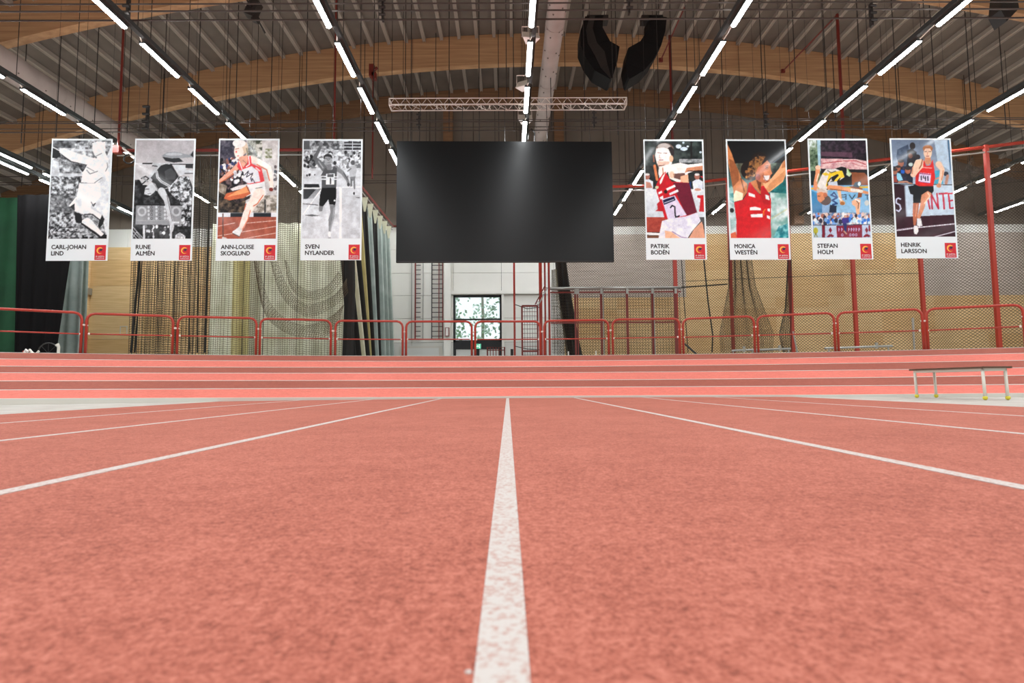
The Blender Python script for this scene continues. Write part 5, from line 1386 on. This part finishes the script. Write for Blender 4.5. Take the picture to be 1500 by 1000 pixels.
for px in (883.5, 958):
    X = P3(px, 470).x
    MB().tube([(X, FY - .06, 1.0), (X, FY - .06, zb_ - .1)], .018, 6).build('sliding_pole', M['galv'], t)
nx = int((br.x - bl.x) / .10); nz = int((zb_ - .2 - .8) / .10)
GX, GZ = np.meshgrid(np.linspace(bl.x + .03, br.x - .03, nx), np.linspace(.8, zb_ - .18, nz))
net_mesh('wire_mesh', np.stack([GX, np.full_like(GX, FY + .05), GZ], -1), .0065, M['net'], t)
# centre posts
def zpost(px, ymid, Y, w_, lab, ztop=ZR, z0=0, m='red_paint'):
    X = at(px, ymid, Y).x
    o = MB().bb(X - w_, X + w_, Y - w_, Y + w_, z0, ztop).build('cage_post', M[m]); tag(o, lab, 'post', 'red posts below the screen'); return o
zpost(753.5, 450, 20.9, .036, 'thin red post right of the window, left of the post cluster')
zpost(792, 450, 20.3, .055, 'leftmost thick red post of the cluster under the right part of the screen')
zpost(798, 400, 20.9, .03, 'middle thin red post of the cluster, ending at the slanted lattice', z0=0)
zpost(804.5, 450, 20.6, .036, 'rightmost red post of the cluster, at the end of the grey beam')
# slanted lattice
a, c = at(802, 421, 20.0), at(788, 448, 20.0)
t = thing('lattice_arm', (c.x, 20.0, c.z), 'short slanted lattice arm between grey beam and the red mesh gate', 'lattice')
dd = (c - a); nn = Vector((dd.z, 0, -dd.x)).normalized() * .11
MB().tube([a, c], .022, 6).build('chord', M['galv'], t); MB().tube([a + nn, c + nn], .022, 6).build('chord', M['red_dark'], t)
pts = []
for k in range(9):
    pts.append(a + dd * k / 8 + (nn if k % 2 else Vector()))
MB().tube(pts, .012, 5).build('lacing', M['red_dark'], t)
# red mesh gate
a, c = at(764.5, 448, 20.0), at(788, 520, 20.0)
t = thing('mesh_gate', ((a.x + c.x) / 2, 20.0, 0), 'narrow red gate with dark wire mesh beside the window', 'gate')
z1_ = a.z
for X in (a.x, c.x): MB().bb(X - .03, X + .03, 19.97, 20.03, 0, z1_).build('stile', M['red_dark'], t)
for z in (z1_, .255 + (z1_ - .255) * .42, .15): MB().bb(a.x, c.x, 19.97, 20.03, z - .03, z + .03).build('crossbar', M['red_dark'], t)
for k in range(1, 18):
    z = .2 + (z1_ - .25) * k / 18
    MB().bb(a.x, c.x, 20.0, 20.012, z - .008, z + .008).build('mesh_wire', M['red_dark'], t)
for k in range(1, 6):
    X = a.x + (c.x - a.x) * k / 6; MB().bb(X - .006, X + .006, 19.99, 20.0, .15, z1_).build('mesh_wire', M['black_metal'], t)
bar('guy_rope', [at(755, 446, 20.7), at(772, 452, 20.3), at(790, 450, 20.0)], .016, M['black_metal'], 'short black rope from the thin red post to the red mesh gate', 'rope')
bar('guy_rope', [at(755, 507, 20.7), at(772, 511, 20.3), at(790, 512, 20.0)], .016, M['black_metal'], 'lower black rope beside the red mesh gate', 'rope')
# small red barrier by the doors
a, c = at(714, 508.5, 23.5), at(739, 508.5, 23.5)
t = thing('barrier', ((a.x + c.x) / 2, 23.5, 0), 'small red barred barrier standing in front of the window doors', 'barrier')
MB().tube([(a.x, 23.5, 0), (a.x, 23.5, a.z), (c.x, 23.5, a.z), (c.x, 23.5, 0)], .035, 6).build('frame', M['red_dark'], t)
for k in range(1, 6):
    X = a.x + (c.x - a.x) * k / 6; MB().tube([(X, 23.5, .3), (X, 23.5, a.z)], .018, 5).build('bar', M['red_dark'], t)
MB().tube([(a.x, 23.5, a.z - .12), (c.x, 23.5, a.z - .12)], .02, 5).build('bar', M['red_dark'], t)
o = MB().tube([(at(750, 515, 23).x, 23, 0), (at(750, 515, 23).x, 23, 1.65)], .06, 10).build('bollard', M['black_metal']); tag(o, 'short black post beside the small red barrier', 'post')
# gathered dark net column
def bundle_net(path, r0, r1, m, lab, folds=7, n=20):
    b = MB(); base = 0; k = len(path)
    for i in range(k):
        p = Vector(path[i]); r_ = r0 + (r1 - r0) * i / (k - 1)
        for j in range(n):
            an = 2 * math.pi * j / n; q = r_ * (1 + .28 * math.sin(folds * an + i * .15))
            b.v.append((p.x + q * math.cos(an), p.y + q * math.sin(an), p.z))
    for i in range(k - 1):
        for j in range(n):
            b.f.append((i * n + j, i * n + (j + 1) % n, (i + 1) * n + (j + 1) % n, (i + 1) * n + j))
    b.f.append(tuple(range(n))[::-1]); b.f.append(tuple((k - 1) * n + j for j in range(n)))
    o = b.build('gathered_net', m, smooth=True); return tag(o, lab, 'net')
pth = [at(x, y, 20.9) for x, y in ((818, 280), (820, 340), (822, 385), (826, 420), (832, 460), (838, 500), (842, 520), (846, 555), (850, 574))]
bundle_net(pth, .15, .26, M['net_black'], 'dark gathered net hanging aslant left of the netted frame')
drape('see-through grey net fold left of the dark gathered net', [(808, 395), (808, 440), (809, 480), (810, 518)], [(815, 395), (819, 440), (826, 480), (832, 518)], 20.5, .05, M['net_light'])

# ------------------------------------------------------------ left net, curtains, receding rail
la = at(173, 220.5, 17.45); lb = at(487, 219, 17.45); lc = at(576, 333, 26.1)
ZL = (la.z + lb.z) / 2
t = thing('net_rail', (lb.x, 17.45, ZL), 'red rail with silver runner pipe over the left nets, turning back beside the screen', 'rail')
MB().tube([(la.x, 17.45, ZL), (lb.x, 17.45, ZL), (lc.x, 26.1, ZL)], .05, 4).build('rail_profile', M['red_dark'], t)
MB().tube([(la.x, 17.42, ZL - .17), (lb.x, 17.42, ZL - .17), (lc.x - .05, 26.1, ZL - .17)], .025, 6).build('runner_pipe', M['galv'], t)
MB().tube([(lc.x, 26.1, ZL), (lc.x + 1.6, 26.2, ZL)], .045, 4).build('rail_profile', M['red_dark'], t)
MB().box((la.x, 17.4, ZL), (.22, .16, .22)).build('corner_joint', M['red_paint'], t)
p = at(190, 233, 17.4)
o = MB().tube([p + Vector((.17 * math.cos(k * .524), -.02, .15 * math.sin(k * .524))) for k in range(13)], .025, 6).build('cable_reel', M['black_metal']); tag(o, 'coiled black cable by the left corner of the net rail', 'cable')
bar('strip_lamp_arm', [at(180, 217, 17.4), at(200, 232, 17.1)], .03, M['alu'], 'short silver arm at the left corner of the net rail', 'arm')
px0 = at(196, 450, 17.5).x; px1 = at(500, 450, 17.5).x
t = thing('safety_net', ((px0 + px1) / 2, 17.6, .5), 'tall pale mesh net with soft folds hanging behind the left posters', 'net')
net_mesh('net_mesh', grid_path([(px0 + .1, 17.65), (px1, 17.65)], .5, ZL - .5, .078, .12, 1.3, .010, cellz=.066), .0062, M['net_mid'], t)
b = MB(); X = px0
i = 0
while X < px1:
    for k in range(5):
        q = (k + .5) / 5 - .5
        b.tube([(X, 17.5, ZL - .2), (X + q * .5, 17.65, ZL - .52)], .006, 3, cap=False)
    X += .5
tag(b.build('hook_cords', M['net'], t), kind='stuff')
for px in (356, 386, 435):
    X = at(px, 450, 17.5).x; MB().tube([(X, 17.5, .5), (X, 17.5, ZL - .5)], .010, 5).build('edge_rope', M['net_black'], t)
# second, brown doubled layer at its left end
bx1 = at(307, 450, 17.3).x
t = thing('safety_net', ((px0 + bx1) / 2, 17.2, .5), 'dense brown gathered net before the pine wall, left end of the netting', 'net')
net_mesh('net_mesh', grid_path([(px0, 17.25), (bx1, 17.25)], .5, 6.3, .05, .10, .55, .012, cellz=.07), .0075, M['net'], t)
for px, px2, wd_ in ((204, 192, 1.1), (208, 197, .7), (232, 231, .3), (256, 254, .45), (276, 278, .35), (291, 289, .7), (304, 300, .8)):
    A_, B_ = at(px, 383, 17.2), at(px2, 516, 17.2)
    A_ = B_ + (A_ - B_) * 2.2
    MB().tube([B_, B_ + (A_ - B_) * .5, A_], [.034 * wd_, .024 * wd_, .010 * wd_], 5).build('fold_edge', M['net_black'], t)
# denser net bands laid over the sagging folds to carry their soft shade
def swag(lab, up, lo_, Y, m, r=.008, cell=.06):
    def cv(pts):
        pts = [(280 + x / 5, 370 + y / 5) for x, y in pts]
        P = np.array([list(at(x, y, Y)) for x, y in pts]); 
        d = np.linspace(0, 1, len(P)); s = np.linspace(0, 1, 46)
        # smooth (Catmull-Rom)
        out = []
        for q in s:
            f = q * (len(P) - 1); i = min(int(f), len(P) - 2); t_ = f - i
            p0, p1, p2, p3 = P[max(i - 1, 0)], P[i], P[i + 1], P[min(i + 2, len(P) - 1)]
            out.append(.5 * ((2 * p1) + (-p0 + p2) * t_ + (2 * p0 - 5 * p1 + 4 * p2 - p3) * t_ ** 2 + (-p0 + 3 * p1 - 3 * p2 + p3) * t_ ** 3))
        return np.array(out)
    U_, L_ = cv(up), cv(lo_)
    nrow = max(4, int(np.linalg.norm(U_ - L_, axis=1).mean() / cell))
    f = np.linspace(0, 1, nrow)[:, None, None]
    Gd = U_[None] * (1 - f) + L_[None] * f
    Gd[..., 1] += (-.10 * np.sin(np.linspace(0, math.pi, nrow)))[:, None]
    t = thing('fold_shade_net', (float(Gd[..., 0].mean()), Y, float(Gd[..., 2].min())), lab, 'net')
    net_mesh('net_mesh', Gd, r, m, t)
swag('upper sagging fold of the pale left net, its shade added as denser net', [(620, 40), (700, 240), (790, 350), (900, 375), (1050, 310), (1140, 190)], [(575, 40), (650, 290), (770, 430), (900, 462), (1060, 380), (1150, 290)], 17.15, M['net_mid'], .0058, .04)
swag('lower sagging fold of the pale left net, its shade added as denser net', [(480, 60), (570, 350), (700, 490), (860, 530), (1020, 470), (1120, 380)], [(460, 60), (530, 420), (650, 560), (800, 620), (960, 620), (1090, 520)], 17.1, M['net_mid'], .0058, .04)
swag('inner brownish sag of the pale left net, its shade added as denser net', [(700, 60), (740, 180), (800, 250), (890, 280), (1000, 240), (1080, 140)], [(690, 60), (720, 230), (790, 320), (900, 345), (1030, 290), (1110, 180)], 17.12, M['net_mid'], .005, .045)
# bunched net and curtains hanging from the receding rail
pth = [at(x, y, 17.9) for x, y in ((511, 300), (512, 360), (513, 420), (511, 480), (510, 518), (510, 560), (510, 582))]
bundle_net(pth, .12, .16, M['net_black'], 'black bunched net hanging right of the pale net')
def cloth(name, lab, path_top, path_bot, z_top, z_bot, folds, amp, m, cat='curtain', rows=8, per=10, grp=None):
    """pleated cloth: plan lines at top and bottom"""
    pt_, pb_ = [np.array(p, float) for p in path_top], [np.array(p, float) for p in path_bot]
    n = folds * per; b = MB(); 
    d = pt_[1] - pt_[0]; nrm_ = np.array([-d[1], d[0]]); nrm_ = nrm_ / (np.linalg.norm(nrm_) + 1e-9)
    for j in range(rows + 1):
        h = j / rows; z = z_top + (z_bot - z_top) * h
        for i in range(n + 1):
            f = i / n
            p = (pt_[0] + (pt_[1] - pt_[0]) * f) * (1 - h) + (pb_[0] + (pb_[1] - pb_[0]) * f) * h
            q = amp * (math.sin(2 * math.pi * folds * f + .8 * math.sin(3 * f + 2 * h)) + .3 * math.sin(5.1 * folds * f + 1)) * (.7 + .5 * h)
            b.v.append((p[0] + nrm_[0] * q, p[1] + nrm_[1] * q, z))
    w_ = n + 1
    for j in range(rows):
        for i in range(n):
            b.f.append((j * w_ + i, j * w_ + i + 1, (j + 1) * w_ + i + 1, (j + 1) * w_ + i))
    o = b.build(name, m, smooth=True)
    sm = o.modifiers.new('thickness', 'SOLIDIFY'); sm.thickness = .006
    return tag(o, lab, cat, grp)
def XY(px, py, Y): p = at(px, py, Y); return (p.x, Y)
# pale curtain behind the left net
Z24 = at(420, 327, 24.0).z
cloth('curtain', 'pale cream curtain behind the left net', XY(306, 330, 24), XY(306, 330, 24), 0, 0, 1, .01, M['cream_cloth']) if False else None
cloth('curtain', 'wide pale cream curtain seen through the left net', [XY(309, 420, 24), XY(548, 420, 24)], [XY(305, 420, 24), XY(548, 420, 24)], Z24, .05, 11, .09, M['cream_cloth'])
cloth('curtain', 'ochre strip of curtain seen through the net below the hurdler poster', [XY(340, 420, 23.6), XY(366, 420, 23.6)], [XY(339, 420, 23.6), XY(368, 420, 23.6)], Z24 - .2, .05, 2, .08, M['ochre_cloth'])
# stripes along the receding rail
seq = [('net_black', .25), ('cream_cloth', .35), ('net_black', .45), ('ochre_cloth', .3), ('net_black', .35), ('grey_cloth', .4), ('net_black', .3), ('grey_cloth', .45), ('grey_cloth', .5), ('grey_cloth', .6)]
names = {'net_black': 'black net fold', 'cream_cloth': 'cream curtain fold', 'ochre_cloth': 'ochre curtain fold', 'grey_cloth': 'grey-green curtain fold'}
n = len(seq)
ordw = ['nearest', 'second', 'third', 'fourth', 'fifth', 'sixth', 'seventh', 'eighth', 'ninth', 'farthest']
for i, (mm, wv) in enumerate(seq):
    Y = 18.2 + 7.2 * i / (n - 1)
    f = (Y - 17.45) / (26.1 - 17.45)
    X = lb.x + (lc.x - lb.x) * f - .05
    t0 = at(524 + i * 4.4, 500, Y).x if i < 7 else at(556 + (i - 7) * 5.2, 500, Y).x
    bot = (t0 - wv / 2, Y), (t0 + wv / 2, Y + .25)
    top_ = (X - wv * .45, Y), (X - .02, Y + .25)
    cloth('curtain', '%s in the line going back from the left net, %s of ten' % (names[mm], ordw[i]), top_, bot, ZL - .22 - .12 * (i % 2), .05, 2, .07, M[mm], grp='bunched curtains on the rail going back left of the screen')
    pts = [(X - .12, Y, ZL - .2), (X + .12, Y, ZL - .2), (X + .03, Y, ZL - .75), (X - .03, Y, ZL - .75)]
    if i > 1:
        o = MB().prism(pts, (0, .02, 0)).build('curtain_tip', M['cream_cloth']); tag(o, 'pale folded tip of the %s curtain fold, left of the screen' % ordw[i], 'curtain')
# left end: green, black and grey curtains
cloth('curtain', 'dark green curtain at the far left edge', [XY(-70, 430, 21.5), XY(45, 430, 21.5)], [XY(-90, 430, 21.5), XY(33, 430, 21.5)], 7.4, .02, 5, .03, M['green_cloth'])
cloth('curtain', 'black curtain between green and grey curtains at far left', [XY(20, 380, 20.6), XY(112, 380, 20.6)], [XY(22, 500, 20.6), XY(79, 500, 20.6)], 7.2, .02, 4, .05, M['black_cloth'])
cloth('curtain', 'pale grey curtain left of the pine wall', [XY(90, 400, 22.5), XY(122, 400, 22.5)], [XY(70, 500, 22.5), XY(117, 500, 22.5)], 6.9, .02, 3, .04, M['grey_cloth'])
cloth('curtain', 'narrow pale grey curtain strip touching the pine wall post', [XY(121, 400, 22.9), XY(129, 400, 22.9)], [XY(117, 500, 22.9), XY(127, 500, 22.9)], 6.9, .02, 1, .03, M['grey_cloth'])

# ------------------------------------------------------------ wall ladders and details
LY = WALL_Y - .12
def ladder(pxl, pxr, lab, extra, m1, m2):
    zl0, zl1 = at(pxl, 497, LY).z, 7.3
    xl_, xr_ = at(pxl, 450, LY).x, at(pxr, 450, LY).x
    t = thing('wall_ladder', ((xl_ + xr_) / 2, LY, zl0), lab, 'ladder')
    for X, m in ((xl_, m1), (xr_, m2)): MB().bb(X - .022, X + .022, LY - .02, LY + .02, zl0, zl1).build('stile', M[m], t)
    z = zl0 + .15
    rx0, rx1 = (xl_, xr_) if extra != 'short' else (xl_ + (xr_ - xl_) * .38, xl_ + (xr_ - xl_) * .8)
    me = box_mesh('rung', (rx1 - rx0, .03, .032), M['black_metal'])
    while z < zl1 - .1:
        shared('rung', me, t, ((rx0 + rx1) / 2, LY, z)); z += .218
    if extra == 'short':
        X = xl_ + (xr_ - xl_) * .33; MB().bb(X - .03, X + .03, LY - .05, LY, zl0, zl1).build('guide_rail', M['red_dark'], t)
    else:
        X = xl_ + (xr_ - xl_) * .66; MB().bb(X - .018, X + .018, LY - .05, LY, zl0, zl1).build('guide_rail', M['red_dark'], t)
ladder(603, 619.5, 'left wall ladder with a dark red middle rail and short rungs', 'short', 'galv', 'galv')
ladder(632.5, 648.5, 'right wall ladder with full width dark rungs', 'full', 'black_metal', 'red_dark')
p = at(655, 486, WALL_Y - .3)
t = thing('fire_box', (p.x, p.y, p.z - .2), 'small pinkish red box on the white bay post left of the window', 'box')
MB().bb(p.x - .09, p.x + .09, p.y - .05, p.y + .07, p.z - .2, p.z + .2).build('case', M['red_dark'], t)
MB().bb(p.x - .06, p.x + .06, p.y - .06, p.y - .051, p.z - .17, p.z + .17).build('door', M['flood'], t)
p = at(181, 484, WALL_Y - .1)
t = thing('wall_frame', (p.x, p.y, p.z - .2), 'small pale square frame on the pine wall at left', 'frame')
for dx, dz, sx, sz in ((-.15, 0, .03, .4), (.15, 0, .03, .4), (0, .19, .33, .03), (0, -.19, .33, .03)):
    MB().box((p.x + dx, p.y, p.z + dz), (sx, .02, sz)).build('frame_bar', M['kerb'], t)
p = at(126, 424, WALL_Y - .5)
t = thing('wall_light', (p.x, p.y, p.z - .2), 'small white fitting on the post left of the pine wall', 'light')
MB().sphere((p.x, p.y, p.z + .12), .09, 8, 6).build('globe', M['white_metal'], t); MB().bb(p.x - .03, p.x + .03, p.y, p.y + .35, p.z - .2, p.z + .1).build('bracket', M['galv'], t)
# low bar stands behind the railing at right
def barstand(x0, y0, x1, y1, Y, lab, clampx=None):
    a, c = at(x0, y0, Y), at(x1, y1, Y)
    t = thing('bar_stand', ((a.x + c.x) / 2, Y, 0), lab, 'stand')
    MB().tube([a, c], .03, 8).build('bar', M['galv'], t)
    for f in (.06, .94):
        q = a + (c - a) * f; MB().tube([(q.x, Y, 0), (q.x, Y, q.z)], .02, 6).build('leg', M['galv'], t)
    for f in ([(clampx - x0) / (x1 - x0)] if clampx else [.5]):
        q = a + (c - a) * f; MB().tube([q - Vector((0, 0, .06)), q + Vector((0, 0, .11))], .04, 8).build('clamp', M['galv'], t)
barstand(1072, 513.5, 1104, 512, 16.6, 'left light grey bar on legs behind the railing', 1090)
barstand(1106, 512.5, 1158, 510.5, 16.8, 'middle light grey bar on legs behind the railing, next to a post', 1142)
barstand(1208, 510, 1307, 506.5, 16.2, 'longest light grey bar on legs behind the railing at right', 1284)
bar('leaning_pole', [at(1337, 465.5, 16.4), at(1339.5, 512, 16.4), (at(1339.5, 512, 16.4).x + .05, 16.4, 0)], [.032, .022, .02], M['galv'], 'pale upright pole behind the railing near the right posts', 'pole')
bar('leaning_pole', [at(1161.5, 485, 16.6), at(1168, 516, 16.6), (at(1168, 516, 16.6).x + .3, 16.6, 0)], [.02, .022, .02], M['galv'], 'thin leaning grey pole right of the dark net flap', 'pole')
for px, py, l in ((832.5, 517.5, 'left'), (873, 516.5, 'right')):
    p = at(px, py, 17.3); o = MB().tube([(p.x, 17.3, 0), (p.x, 17.3, p.z + .06)], .02, 6).build('marker_stick', M['white_metal']); tag(o, l + ' tiny white stick rising behind the track edge below the netted frame', 'stick')
# cart with wheel at the left
CY = 16.0
t = thing('equipment_cart', (at(68, 517, CY).x, CY, 0), 'white tube cart with a thin wheel behind the track at far left', 'cart')
cw = at(70.5, 517, CY); r_ = (at(70.5, 502, CY).z - cw.z)
MB().tube([cw + Vector((r_ * math.cos(k * math.pi / 12), 0, r_ * math.sin(k * math.pi / 12))) for k in range(25)], .016, 6, cap=False).build('wheel_rim', M['black_metal'], t)
b = MB()
for k in range(8):
    b.tube([cw, cw + Vector((r_ * math.cos(k * math.pi / 4), 0, r_ * math.sin(k * math.pi / 4)))], .005, 4)
b.build('spokes', M['black_metal'], t)
MB().tube([at(82.5, 506, CY - .1), at(84.5, 504.5, CY - .1), at(86, 508, CY - .1), (at(86, 508, CY - .1).x, CY - .1, 0)], [.04, .045, .035, .03], 8).build('handle_post', M['white_metal'], t)
MB().tube([at(43, 511.5, CY - .1), at(48, 517, CY - .1), at(53, 518, CY - .1), at(57, 514, CY - .1)], .028, 6).build('tube', M['white_metal'], t)
MB().tube([at(36, 516, CY - .1), at(38, 512, CY - .1), at(41, 515, CY - .1)], .03, 6).build('tube', M['flood'], t)
MB().tube([at(34, 515, CY - .05), at(46, 514, CY - .05)], .03, 6).build('grip', M['red_paint'], t)
for px in (38, 55):
    q = at(px, 517, CY); MB().tube([(q.x, CY, 0), (q.x, CY, q.z)], .025, 6).build('leg', M['white_metal'], t)
